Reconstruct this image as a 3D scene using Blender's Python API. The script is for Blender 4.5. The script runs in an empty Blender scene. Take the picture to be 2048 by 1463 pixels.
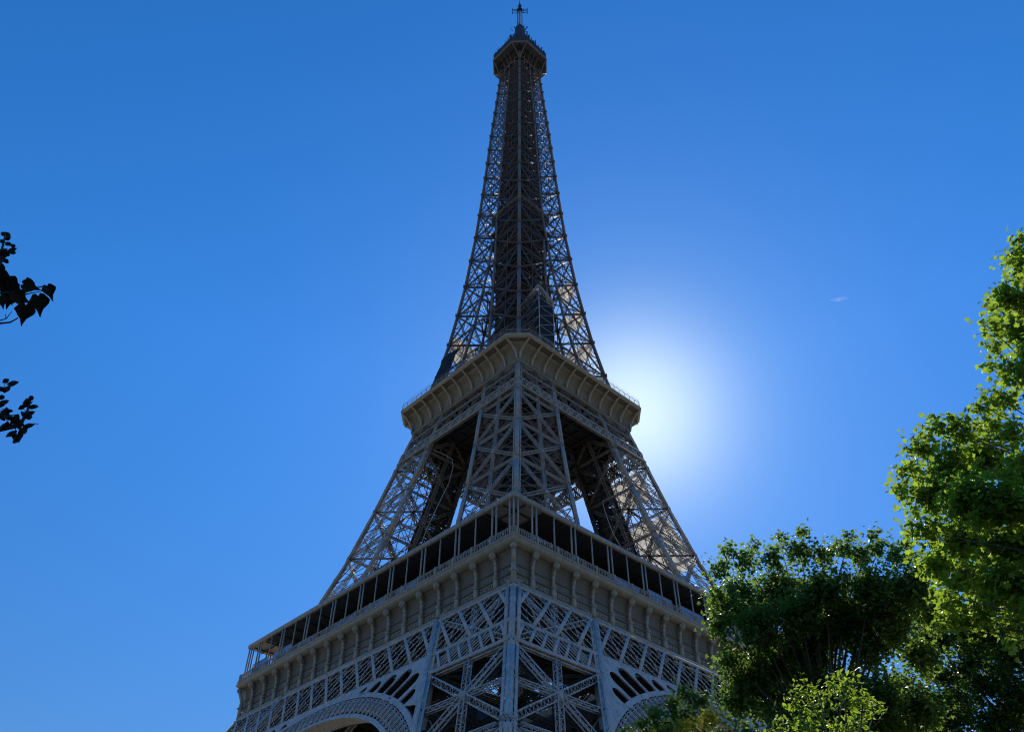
import bpy, bmesh, math, random
import numpy as np
from math import sin, cos, pi, radians, sqrt, atan2
from mathutils import Vector, Matrix

random.seed(7)
rng = np.random.default_rng(7)
scn = bpy.context.scene
COL = scn.collection

# ------------------------------------------------------------------ camera
CAM = Vector((2.907, -146.862, 1.6))
RIGHT = Vector((0.99956079, 0.02917739, 0.0051869))
UP = Vector((0.01560305, -0.66695777, 0.74493213))
FWD = Vector((-0.02519462, 0.74452401, 0.6671201))
FPX = 1655.08                                   # focal length in pixels of a 2048 px wide frame
cd = bpy.data.cameras.new('camera'); cam = bpy.data.objects.new('camera', cd); COL.objects.link(cam)
m3 = Matrix((RIGHT, UP, -FWD)).transposed()
cam.matrix_world = Matrix.Translation(CAM) @ m3.to_4x4()
cd.sensor_fit = 'HORIZONTAL'; cd.sensor_width = 36; cd.lens = FPX / 2048 * 36
cd.clip_start = 0.1; cd.clip_end = 20000
scn.camera = cam

# ------------------------------------------------------------------ sky and sun
SUN = Vector((0.1199, 0.7797, 0.6146)).normalized()
sun_el = math.asin(SUN.z); sun_az = atan2(SUN.x, SUN.y)
W = bpy.data.worlds.new('World'); scn.world = W; W.use_nodes = True
nt = W.node_tree; N = nt.nodes; Lk = nt.links
bg = N['Background']
sky = N.new('ShaderNodeTexSky'); sky.sky_type = 'NISHITA'; sky.sun_disc = False
sky.sun_elevation = sun_el; sky.sun_rotation = sun_az
sky.air_density = 1.0; sky.dust_density = 0.05; sky.ozone_density = 4.0; sky.altitude = 50
hs = N.new('ShaderNodeHueSaturation'); hs.inputs['Saturation'].default_value = 1.3
Lk.new(sky.outputs[0], hs.inputs['Color'])
tint = N.new('ShaderNodeMix'); tint.data_type = 'RGBA'; tint.blend_type = 'MULTIPLY'; tint.inputs[0].default_value = 1.0
tint.inputs[7].default_value = (.93, .88, .98, 1); Lk.new(hs.outputs[0], tint.inputs[6])
# bright air close round the sun, a function of the angle from the sun only
wtc = N.new('ShaderNodeTexCoord'); dt = N.new('ShaderNodeVectorMath'); dt.operation = 'DOT_PRODUCT'; dt.inputs[1].default_value = SUN
nrmz = N.new('ShaderNodeVectorMath'); nrmz.operation = 'NORMALIZE'; Lk.new(wtc.outputs['Generated'], nrmz.inputs[0]); Lk.new(nrmz.outputs[0], dt.inputs[0])
def wmath(op, a, b):
    n = N.new('ShaderNodeMath'); n.operation = op
    for i, x in enumerate((a, b)):
        if isinstance(x, (int, float)): n.inputs[i].default_value = x
        else: Lk.new(x, n.inputs[i])
    return n.outputs[0]
def lobe(k, amp): return wmath('MULTIPLY', wmath('EXPONENT', wmath('MULTIPLY', wmath('SUBTRACT', dt.outputs['Value'], 1.0), k), 0.0), amp)
def tinted(val, col):
    g_ = N.new('ShaderNodeMix'); g_.data_type = 'RGBA'; g_.blend_type = 'MULTIPLY'; g_.inputs[0].default_value = 1.0
    g_.inputs[6].default_value = (*col, 1); Lk.new(val, g_.inputs[7]); return g_.outputs[2]
gc = N.new('ShaderNodeMix'); gc.data_type = 'RGBA'; gc.blend_type = 'ADD'; gc.inputs[0].default_value = 1.0
Lk.new(tinted(lobe(215, 3.3), (1.0, .95, .45)), gc.inputs[6]); Lk.new(tinted(lobe(55, .40), (.55, .95, .15)), gc.inputs[7])
ad = N.new('ShaderNodeMix'); ad.data_type = 'RGBA'; ad.blend_type = 'ADD'; ad.inputs[0].default_value = 1.0
Lk.new(tint.outputs[2], ad.inputs[6]); Lk.new(gc.outputs[2], ad.inputs[7]); sx = N.new('ShaderNodeSeparateXYZ'); Lk.new(nrmz.outputs[0], sx.inputs[0])
mr = N.new('ShaderNodeMapRange'); mr.inputs[1].default_value = .1; mr.inputs[2].default_value = .65; mr.inputs[3].default_value = .42; mr.inputs[4].default_value = 1.0; Lk.new(sx.outputs[2], mr.inputs[0])
dm = N.new('ShaderNodeMix'); dm.data_type = 'RGBA'; dm.blend_type = 'MULTIPLY'; dm.inputs[0].default_value = 1.0
Lk.new(ad.outputs[2], dm.inputs[6]); Lk.new(mr.outputs[0], dm.inputs[7]); Lk.new(dm.outputs[2], bg.inputs['Color'])
bg.inputs['Strength'].default_value = 0.15
sd = bpy.data.lights.new('sun', 'SUN'); sd.energy = 4.0; sd.angle = radians(0.5); sd.color = (1, 0.93, 0.82)
so = bpy.data.objects.new('sun', sd); COL.objects.link(so)
so.rotation_euler = SUN.to_track_quat('Z', 'Y').to_euler()
scn.view_settings.view_transform = 'Standard'; scn.view_settings.look = 'None'
scn.view_settings.exposure = 0.26; scn.view_settings.gamma = 1.0
scn.cycles.filter_width = 1.1; scn.cycles.max_bounces = 8; scn.cycles.transparent_max_bounces = 12

# ------------------------------------------------------------------ helpers
def at(px, py, dist):
    """world point seen at pixel (px, py) of the 2048 frame, dist metres away along the ray's ground projection"""
    v = FWD + RIGHT * ((px - 1024) / FPX) - UP * ((py - 731.5) / FPX)
    return CAM + v * (dist / sqrt(v.x * v.x + v.y * v.y))

def tag(o, label=None, cat=None, group=None, kind=None):
    if label: o['label'] = label
    if cat: o['category'] = cat
    if group: o['group'] = group
    if kind: o['kind'] = kind
    return o

def empty(name, loc=(0, 0, 0), rz=0):
    o = bpy.data.objects.new(name, None); COL.objects.link(o); o.location = loc; o.rotation_euler = (0, 0, rz)
    return o

def link(name, me, parent=None, rz=0.0):
    o = bpy.data.objects.new(name, me); COL.objects.link(o)
    if parent: o.parent = parent
    if rz: o.rotation_euler = (0, 0, rz)
    return o

class MB:
    """collects box beams, plates and free polygons and links them as one mesh"""
    def __init__(s): s.b = []; s.v = []; s.f = []
    def beam(s, p, q, w, h=None, up=(0, 0, 1)):
        s.b.append((*p, *q, w, w if h is None else h, *up))
    def poly(s, verts, faces):
        n = len(s.v); s.v += [tuple(v) for v in verts]; s.f += [tuple(i + n for i in f) for f in faces]
    def box(s, c, sx, sy, sz):
        x, y, z = c
        s.beam((x - sx / 2, y, z), (x + sx / 2, y, z), sy, sz, (0, 0, 1))
    def strip(s, A, B):
        n = len(A); s.poly(list(A) + list(B), [(i, i + 1, n + i + 1, n + i) for i in range(n - 1)])
    def mesh(s, name, mat, smooth=False):
        V = []; F = []
        if s.b:
            A = np.array(s.b, float); p = A[:, :3]; q = A[:, 3:6]; w = A[:, 6:7] / 2; h = A[:, 7:8] / 2; u = A[:, 8:11]
            d = q - p; d /= np.maximum(np.linalg.norm(d, axis=1, keepdims=True), 1e-9)
            sd_ = np.cross(d, u); n = np.linalg.norm(sd_, axis=1, keepdims=True)
            alt = np.cross(d, np.tile([[1.0, 0.13, 0]], (len(A), 1)))
            sd_ = np.where(n < 1e-4, alt, sd_); sd_ /= np.linalg.norm(sd_, axis=1, keepdims=True)
            t = np.cross(sd_, d)
            vs = np.stack([p - sd_ * w - t * h, p + sd_ * w - t * h, p + sd_ * w + t * h, p - sd_ * w + t * h,
                           q - sd_ * w - t * h, q + sd_ * w - t * h, q + sd_ * w + t * h, q - sd_ * w + t * h], axis=1).reshape(-1, 3)
            base = (np.arange(len(A)) * 8)[:, None, None]
            fq = np.array([[3, 2, 1, 0], [4, 5, 6, 7], [0, 1, 5, 4], [1, 2, 6, 5], [2, 3, 7, 6], [3, 0, 4, 7]])[None]
            fi = (base + fq).reshape(-1, 4)
            V = vs; F = fi
        me = bpy.data.meshes.new(name)
        nb = len(V)
        allv = np.concatenate([np.array(V).reshape(-1, 3), np.array(s.v, float).reshape(-1, 3)]) if s.v else np.array(V)
        loops = []; starts = []; tot = []
        li = np.array(F, np.int32).reshape(-1) if nb else np.zeros(0, np.int32)
        st = np.arange(len(F), dtype=np.int32) * 4; tt = np.full(len(F), 4, np.int32)
        if s.f:
            l2 = []; s2 = []; t2 = []; c = len(li)
            for f in s.f: s2.append(c); t2.append(len(f)); c += len(f); l2 += [i + nb for i in f]
            li = np.concatenate([li, np.array(l2, np.int32)]); st = np.concatenate([st, np.array(s2, np.int32)]); tt = np.concatenate([tt, np.array(t2, np.int32)])
        me.vertices.add(len(allv)); me.vertices.foreach_set('co', allv.astype(np.float32).ravel())
        me.loops.add(len(li)); me.loops.foreach_set('vertex_index', li.astype(np.int32))
        me.polygons.add(len(st)); me.polygons.foreach_set('loop_start', st.astype(np.int32)); me.polygons.foreach_set('loop_total', tt.astype(np.int32))
        if smooth: me.polygons.foreach_set('use_smooth', np.ones(len(st), bool))
        me.update(calc_edges=True); me.validate()
        if mat: me.materials.append(mat)
        return me
    def build(s, name, mat, parent=None, rz=0.0, smooth=False):
        return link(name, s.mesh(name, mat, smooth), parent, rz)

def tube(mb, pts, rad, n=6):
    """tapered tube through points"""
    pts = [Vector(p) for p in pts]; rings = []
    for i, p in enumerate(pts):
        d = (pts[min(i + 1, len(pts) - 1)] - pts[max(i - 1, 0)]).normalized()
        a = d.cross(Vector((0.31, 0.17, 0.93)));  a = a if a.length > 1e-3 else d.cross(Vector((1, 0, 0)))
        a.normalize(); b = d.cross(a); r = rad[i] if hasattr(rad, '__len__') else rad
        rings.append([p + (a * cos(2 * pi * k / n) + b * sin(2 * pi * k / n)) * r for k in range(n)])
    vs = [v for R in rings for v in R]; fs = []
    for i in range(len(rings) - 1):
        for k in range(n): fs.append((i * n + k, i * n + (k + 1) % n, (i + 1) * n + (k + 1) % n, (i + 1) * n + k))
    fs.append(tuple(range(n))[::-1]); fs.append(tuple((len(rings) - 1) * n + k for k in range(n)))
    mb.poly(vs, fs)

def ball(mb, c, r, n=8, m=5, sz=1.0):
    vs = [(c[0], c[1], c[2] + r * sz)]
    for i in range(1, m):
        th = pi * i / m
        vs += [(c[0] + r * sin(th) * cos(2 * pi * k / n), c[1] + r * sin(th) * sin(2 * pi * k / n), c[2] + r * cos(th) * sz) for k in range(n)]
    vs.append((c[0], c[1], c[2] - r * sz)); fs = [(0, 1 + k, 1 + (k + 1) % n) for k in range(n)]
    for i in range(m - 2):
        a = 1 + i * n; fs += [(a + k, a + n + k, a + n + (k + 1) % n, a + (k + 1) % n) for k in range(n)]
    a = 1 + (m - 2) * n; L = len(vs) - 1
    fs += [(a + k, L, a + (k + 1) % n) for k in range(n)]
    mb.poly(vs, fs)

def octa(mb, c, r):
    x, y, z = c
    mb.poly([(x + r, y, z), (x, y + r, z), (x - r, y, z), (x, y - r, z), (x, y, z + r), (x, y, z - r)],
            [(0, 1, 4), (1, 2, 4), (2, 3, 4), (3, 0, 4), (1, 0, 5), (2, 1, 5), (3, 2, 5), (0, 3, 5)])

# ------------------------------------------------------------------ materials
def new_mat(name):
    m = bpy.data.materials.new(name); m.use_nodes = True
    return m, m.node_tree.nodes, m.node_tree.links, m.node_tree.nodes['Principled BSDF']

def iron(name, c1, c2, rough=0.55, scale=0.9, fine=7.0, bump=0.15, rust=None):
    """weathered oil paint on riveted iron: broad mottling, fine grime and a slight bump"""
    m, n, l, b = new_mat(name)
    tc = n.new('ShaderNodeTexCoord')
    t1 = n.new('ShaderNodeTexNoise'); t1.inputs['Scale'].default_value = scale; t1.inputs['Detail'].default_value = 6; t1.inputs['Roughness'].default_value = .65
    t2 = n.new('ShaderNodeTexNoise'); t2.inputs['Scale'].default_value = fine; t2.inputs['Detail'].default_value = 4
    l.new(tc.outputs['Object'], t1.inputs['Vector']); l.new(tc.outputs['Object'], t2.inputs['Vector'])
    mx = n.new('ShaderNodeMix'); mx.data_type = 'FLOAT'; mx.inputs[0].default_value = .45
    l.new(t1.outputs['Fac'], mx.inputs[2]); l.new(t2.outputs['Fac'], mx.inputs[3])
    r = n.new('ShaderNodeValToRGB'); r.color_ramp.elements[0].position = .36; r.color_ramp.elements[1].position = .62
    r.color_ramp.elements[0].color = (*c1, 1); r.color_ramp.elements[1].color = (*c2, 1)
    l.new(mx.outputs[0], r.inputs[0]); col = r.outputs[0]
    if rust:   # brown weathered streaks running down the members
        mp = n.new('ShaderNodeMapping'); mp.inputs['Scale'].default_value = (1, 1, .22); l.new(tc.outputs['Object'], mp.inputs['Vector'])
        t3 = n.new('ShaderNodeTexNoise'); t3.inputs['Scale'].default_value = 2.2; t3.inputs['Detail'].default_value = 7; t3.inputs['Roughness'].default_value = .7; l.new(mp.outputs[0], t3.inputs['Vector'])
        rr = n.new('ShaderNodeValToRGB'); rr.color_ramp.elements[0].position = .49; rr.color_ramp.elements[1].position = .70; l.new(t3.outputs['Fac'], rr.inputs[0])
        m3_ = n.new('ShaderNodeMix'); m3_.data_type = 'RGBA'; l.new(rr.outputs[0], m3_.inputs[0]); l.new(col, m3_.inputs[6]); m3_.inputs[7].default_value = (*rust, 1); col = m3_.outputs[2]
    l.new(col, b.inputs['Base Color'])
    b.inputs['Roughness'].default_value = rough; b.inputs['Specular IOR Level'].default_value = .35
    bp = n.new('ShaderNodeBump'); bp.inputs['Strength'].default_value = bump; bp.inputs['Distance'].default_value = .05
    l.new(t2.outputs['Fac'], bp.inputs['Height']); l.new(bp.outputs[0], b.inputs['Normal'])
    return m

def plain(name, c, rough=.6, metal=0.0, var=.15, scale=3.0):
    m, n, l, b = new_mat(name)
    tc = n.new('ShaderNodeTexCoord'); t = n.new('ShaderNodeTexNoise'); t.inputs['Scale'].default_value = scale; t.inputs['Detail'].default_value = 5
    l.new(tc.outputs['Object'], t.inputs['Vector'])
    r = n.new('ShaderNodeValToRGB'); r.color_ramp.elements[0].position = .35; r.color_ramp.elements[1].position = .65
    r.color_ramp.elements[0].color = (*[x * (1 - var) for x in c], 1); r.color_ramp.elements[1].color = (*[min(1, x * (1 + var)) for x in c], 1)
    l.new(t.outputs['Fac'], r.inputs[0]); l.new(r.outputs[0], b.inputs['Base Color'])
    b.inputs['Roughness'].default_value = rough; b.inputs['Metallic'].default_value = metal
    return m

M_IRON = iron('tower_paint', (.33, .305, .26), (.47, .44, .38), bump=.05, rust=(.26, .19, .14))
M_MIDIN = iron('inner_leg_shade', (.15, .13, .11), (.23, .20, .17), bump=.05)  # darker tower paint, painting in shade inside mid legs, belt and soffit
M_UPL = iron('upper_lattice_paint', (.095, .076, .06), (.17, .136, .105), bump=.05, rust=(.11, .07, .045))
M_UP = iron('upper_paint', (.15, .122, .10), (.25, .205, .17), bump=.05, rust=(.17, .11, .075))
M_INNER = iron('inner_shade', (.032, .028, .025), (.065, .057, .05), bump=.05)  # tower paint darkened: shade of inner faces and back layers put into the colour
M_LOW = iron('tower_paint_lower', (.43, .41, .375), (.59, .565, .52), scale=.7, bump=.05, rust=(.26, .21, .165))
M_COVE = iron('gallery_paint', (.36, .32, .24), (.46, .41, .31), scale=.5, bump=.04, rust=(.24, .20, .15))
M_PANEL = iron('cove_panel_shade', (.235, .21, .155), (.315, .28, .21), scale=.5, bump=.04, rust=(.17, .14, .10))  # same paint as the ribs, darkened to put recess shade into the colour
M_FRIEZE = iron('frieze_shade', (.15, .132, .10), (.21, .188, .145), scale=.5, bump=.04)  # darkened below the console colour to paint shade into the bays
M_SUMMIT = iron('summit_shade', (.03, .03, .03), (.06, .06, .06))  # darkened to paint in the shade of the underside
M_DARK = iron('dark_iron', (.016, .014, .013), (.03, .026, .023))
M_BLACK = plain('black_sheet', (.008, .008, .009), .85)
M_BULB = plain('bulb_glass', (.75, .75, .72), .2)
M_WHITE = plain('white_mast', (.78, .78, .76), .4)

# ------------------------------------------------------------------ tower geometry (tower axes, heights in metres)
PZ = [0, 51.9, 57.6, 61, 73.1, 81.4, 93.9, 104.6, 111.9, 115.8, 128.9, 139.5, 150.4, 162, 175.9, 181.8, 198.9, 208.4, 234.3, 252.8, 266.6, 280]
PW = [60.85, 34.9, 32.4, 31.2, 27.37, 24.69, 21.49, 19.0, 17.2, 16.6, 14.3, 12.72, 11.5, 10.35, 9.4, 8.95, 8.12, 7.69, 6.65, 5.7, 5.1, 4.6]
def hw(z): return float(np.interp(z, PZ, PW))
def ins(z): return min(hw(z), float(np.interp(z, [0, 51, 57, 73, 87, 103, 112, 118, 150, 180], [15.4, 15.4, 15.3, 14.4, 12.5, 11.3, 10.5, 10.2, 9.4, 8.95]))) if z < 180 else hw(z)
def V3(*a): return np.array(a, float)
def unit(v): return v / np.linalg.norm(v)

BULBS = MB()
def laced(mb, p, q, w, h, nrm, chord=.1, lace=.055, step=None, sides=False, bulbs=0):
    """lattice girder: four chords and zigzag lacing; w across the face plane, h along nrm"""
    p = np.array(p, float); q = np.array(q, float); d = unit(q - p); nrm = np.array(nrm, float)
    s = np.cross(d, nrm); s = unit(s); t = np.cross(s, d); L = np.linalg.norm(q - p)
    st = step or w * 1.0; n = max(2, int(round(L / st)))
    for a in (-1, 1):
        for b in ((-1, 1) if h > 0 else (0,)):
            o = s * a * (w - chord) / 2 + t * b * (h - chord) / 2
            mb.beam(p + o, q + o, chord, chord, t)
    for b in ((-1, 1) if h > 0 else (0,)):
        for i in range(n):
            k = 1 if i % 2 else -1
            o = t * b * (h - chord) / 2
            mb.beam(p + d * L * i / n - s * k * (w - chord) / 2 + o, p + d * L * (i + 1) / n + s * k * (w - chord) / 2 + o, lace, lace * .6, t)
    if sides and h > 0:
        n2 = max(2, int(round(L / (h * 1.1))))
        for a in (-1, 1):
            for i in range(n2):
                k = 1 if i % 2 else -1; o = s * a * (w - chord) / 2
                mb.beam(p + d * L * i / n2 - t * k * (h - chord) / 2 + o, p + d * L * (i + 1) / n2 + t * k * (h - chord) / 2 + o, lace, lace * .6, s)
    if bulbs:
        nb = int(L / bulbs)
        for i in range(nb):
            c = p + d * (i + .5) * bulbs + s * (w / 2) * (1 if i % 2 else -1) * .6 + t * (h / 2 + .06)
            BULBS_LOCAL.append(c)
BULBS_LOCAL = []

def face_pt(a, z, out=0.0):
    """point on the tower face whose normal is -y: a along the face"""
    return V3(a, -(hw(z) + out), z)

def leg_corners(z):
    w = hw(z); d = ins(z)
    return [V3(-w, -w, z), V3(-w + d, -w, z), V3(-w + d, -w + d, z), V3(-w, -w + d, z)]
SIDE_N = [(0, -1, 0), (1, 0, 0), (0, 1, 0), (-1, 0, 0)]

def column(mb, k, zs, sz, flange=0.0):
    """box column of a leg corner running through heights zs, with projecting cover plates"""
    for z0, z1 in zip(zs[:-1], zs[1:]):
        p = leg_corners(z0)[k]; q = leg_corners(z1)[k]
        sx = 1 if k in (0, 3) else -1; sy = 1 if k in (0, 1) else -1
        off = V3(sx * sz / 2, sy * sz / 2, 0)
        mb.beam(p + off, q + off, sz, sz, (0, 1, 0))
        if flange:
            fw = flange - sz - .16; c_ = sz + .16 + fw / 2      # outer strips, a dark gap away from the box
            o2 = V3(sx * c_, sy * .03, 0); mb.beam(p + o2, q + o2, fw, .06, (0, 1, 0))
            o3 = V3(sx * .03, sy * c_, 0); mb.beam(p + o3, q + o3, .06, fw, (0, 1, 0))
            n_ = max(1, int((z1 - z0) / 1.3))
            for i in range(n_):                                  # batten plates across the gap and cover plates at the joints
                m_ = p + (q - p) * ((i + .5) / n_); d_ = unit(q - p)
                e2 = V3(sx * flange / 2, sy * .09, 0); mb.beam(m_ + e2 - d_ * .16, m_ + e2 + d_ * .16, flange * .9, .05, (0, 1, 0))
                e3 = V3(sx * .09, sy * flange / 2, 0); mb.beam(m_ + e3 - d_ * .16, m_ + e3 + d_ * .16, .05, flange * .9, (0, 1, 0))
                if i % 3 == 0: mb.beam(m_ + off - d_ * .4, m_ + off + d_ * .4, sz + .05, sz + .05, (0, 1, 0))

def leg_panel(mo, mi, z0, z1, wd, hd, chord, lace, stp=1.0, vert=True, midh=False, horiz=True, bulbs=0, double=False, fine=False):
    A = leg_corners(z0); B = leg_corners(z1)
    for k in range(4):
        i, j = k, (k + 1) % 4; n = V3(*SIDE_N[k]); mb = mo if k in (0, 3) else mi
        off = -n * (hd / 2 + .1)
        bl = bulbs if k in (0, 3) else 0
        laced(mb, A[i] + off, B[j] + off, wd, hd, n, chord, lace, step=wd * stp, bulbs=bl)
        laced(mb, A[j] + off, B[i] + off, wd, hd, n, chord, lace, step=wd * stp, bulbs=bl)
        if horiz: laced(mb, B[i] + off, B[j] + off, wd * .8, hd, n, chord, lace, step=wd * stp)
        zm = None
        if vert:
            laced(mb, (A[i] + A[j]) / 2 + off, (B[i] + B[j]) / 2 + off, wd * 1.1, hd, n, chord * .8, lace, step=wd * stp, sides=True)
        if midh:
            M = [(a + b) / 2 for a, b in zip(A, B)]
            laced(mb, M[i] + off, M[j] + off, wd * .75, hd, n, chord * .8, lace)
        if double:
            o2 = off - n * 1.1
            laced(mi, A[i] + o2, B[j] + o2, wd * .6, .25, n, chord * .7, lace)
            laced(mi, A[j] + o2, B[i] + o2, wd * .6, .25, n, chord * .7, lace)
        # gusset at the crossing and at the panel corners
        c = (A[i] + A[j] + B[i] + B[j]) / 4; s = unit(A[j] - A[i])
        mb.beam(c - s * wd * .55 - n * .04, c + s * wd * .55 - n * .04, wd * 1.1, .08, n)
        for P_ in (B[i] + s * wd * .9, B[j] - s * wd * .9, A[i] + s * wd * .9, A[j] - s * wd * .9):
            mb.beam(P_ - s * wd * .7 - n * .12, P_ + s * wd * .7 - n * .12, wd * 1.5, .05, n)
    mb = mi
    # diaphragm
    laced(mb, B[0], B[2], wd * .7, .2, (0, 0, 1), chord * .8, lace); laced(mb, B[1], B[3], wd * .7, .2, (0, 0, 1), chord * .8, lace)
    if fine:   # the finer secondary lattice inside the leg: tie rods from node to crossing
        for k in range(4):
            i, j = k, (k + 1) % 4; n = V3(*SIDE_N[k])
            for u in (.25, .5, .75):
                a0 = A[i] * (1 - u) + B[i] * u; a1 = A[j] * (1 - u) + B[j] * u
                mb.beam(a0 - n * .5, a1 - n * .5, .09, .09); 
            mb.beam((A[i] + B[i]) / 2 - n * .6, (A[i] + A[j]) / 2 - n * .6, .12, .12); mb.beam((A[j] + B[j]) / 2 - n * .6, (A[i] + A[j]) / 2 - n * .6, .12, .12)
            mb.beam((A[i] + B[i]) / 2 - n * .6, (B[i] + B[j]) / 2 - n * .6, .12, .12); mb.beam((A[j] + B[j]) / 2 - n * .6, (B[i] + B[j]) / 2 - n * .6, .12, .12)
        cA = (A[0] + A[2]) / 2; cB = (B[0] + B[2]) / 2
        for k in range(4): mb.beam(A[k], cB, .16, .16); mb.beam((A[k] + A[(k + 1) % 4]) / 2, cB, .12, .12); mb.beam(B[k], cA, .14, .14)

TOWER = empty('lattice_tower', (0, 0, 0), pi / 4)
tag(TOWER, 'tall grey brown iron lattice tower with two galleries and a mast on top', 'tower')

# --- lower legs
low = MB(); lowi = MB(); BULBS_LOCAL = []
LZ = [2.5, 8.5, 17.5, 29.2, 40.9]
for z0, z1 in zip(LZ[:-1], LZ[1:]):
    leg_panel(low, lowi, z0, z1, .9, .6, .14, .07, vert=True, midh=True, bulbs=1.15, double=True, fine=False)
leg_panel(low, lowi, 40.9, 51.5, .7, .5, .13, .07, vert=True, bulbs=0)
leg_panel(low, lowi, 51.5, 61, .7, .5, .13, .07, vert=True)
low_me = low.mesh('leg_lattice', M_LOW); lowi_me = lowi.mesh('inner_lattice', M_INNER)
bl = MB(); [octa(bl, c, .12) for c in BULBS_LOCAL]; bulb_leg_me = bl.mesh('lamp_bulbs', M_BULB)
colL = []
for k in range(4):
    m = MB(); column(m, k, [1.5, 20, 40, 51.9, 57.6, 61], .62, 1.22); colL.append(m.mesh('column', M_LOW))
base_me = []
M_STONE = plain('pier_stone', (.42, .38, .31), .8)
for k in range(4):
    base_mb = MB()
    c = leg_corners(1.0)[k] + V3(.5 if k in (0, 3) else -.5, .5 if k in (0, 1) else -.5, -.2)
    base_mb.box(c, 7, 7, 3.2); base_mb.box(c + V3(0, 0, 1.8), 4.2, 4.2, 1.2); base_me.append(base_mb.mesh('stone_pier', M_STONE))
for k in range(4):
    o = link('lower_leg', low_me, TOWER, k * pi / 2); link('inner_lattice', lowi_me, o)
    for c in colL: link('column', c, o)
    [link('stone_pier', b_, o) for b_ in base_me]
    tag(link('lamp_bulbs', bulb_leg_me, o), kind='stuff')

# --- middle legs between the two galleries
mid = MB(); midi = MB(); BULBS_LOCAL = []
MZ = [61, 71.0, 82.5, 93.2, 103.2, 112.6]
for z0, z1 in zip(MZ[:-1], MZ[1:]):
    leg_panel(mid, midi, z0, z1, .60, .36, .10, .065, stp=1.15, vert=True, fine=True, bulbs=0)
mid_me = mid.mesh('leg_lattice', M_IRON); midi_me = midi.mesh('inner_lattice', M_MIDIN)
colM = []
for k in range(4):
    m = MB(); column(m, k, [61, 73.1, 81.4, 93.9, 104.6, 113.0], .56, .98); colM.append(m.mesh('column', M_INNER if k == 2 else M_IRON))  # innermost column takes the shade-darkened inner colour
# dark lift shaft beside the innermost corner of each leg
shaft = MB(); rnd = random.Random(3)
def shaft_frame(z, f):
    c = leg_corners(z)[2]; return [c + V3(-.4, -.4, 0), c + V3(-.4 - f, -.4, 0), c + V3(-.4 - f, -.4 - f, 0), c + V3(-.4, -.4 - f, 0)]
zz = np.arange(52, 111, 1.1)
for z0, z1 in zip(zz[:-1], zz[1:]):
    A = shaft_frame(z0, 5.0 - (z0 - 52) * .02); B = shaft_frame(z1, 5.0 - (z1 - 52) * .02)
    for k in range(4):
        j = (k + 1) % 4
        shaft.beam(A[k], B[k], .35, .35); shaft.beam(B[k], B[j], .22, .22); shaft.beam(A[k], B[j], .12, .12)
        u0 = rnd.uniform(0, .18); u1 = 1 - rnd.uniform(0, .18)
        if rnd.random() < .62:
            a, b, c, d = A[k] + (A[j] - A[k]) * u0, A[k] + (A[j] - A[k]) * u1, B[k] + (B[j] - B[k]) * u1, B[k] + (B[j] - B[k]) * u0
            mdl = (a + b) / 2; ln = unit(b - a)
            shaft.beam((a + d) / 2, (b + c) / 2, .06, 1.0, unit(d - a))
    if rnd.random() < .55:
        e = A[1] + V3(-rnd.uniform(.3, 1.2), rnd.uniform(-1, 0), 0); shaft.beam(A[0] , e, .5, .12)
        e = A[3] + V3(rnd.uniform(-1, 0), -rnd.uniform(.3, 1.2), 0); shaft.beam(A[0], e, .5, .12)
shaft_me = shaft.mesh('lift_shaft', M_DARK)
for k in range(4):
    o = link('middle_leg', mid_me, TOWER, k * pi / 2); link('inner_lattice', midi_me, o)
    for c in colM: link('column', c, o)
    link('lift_shaft', shaft_me, o)

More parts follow.
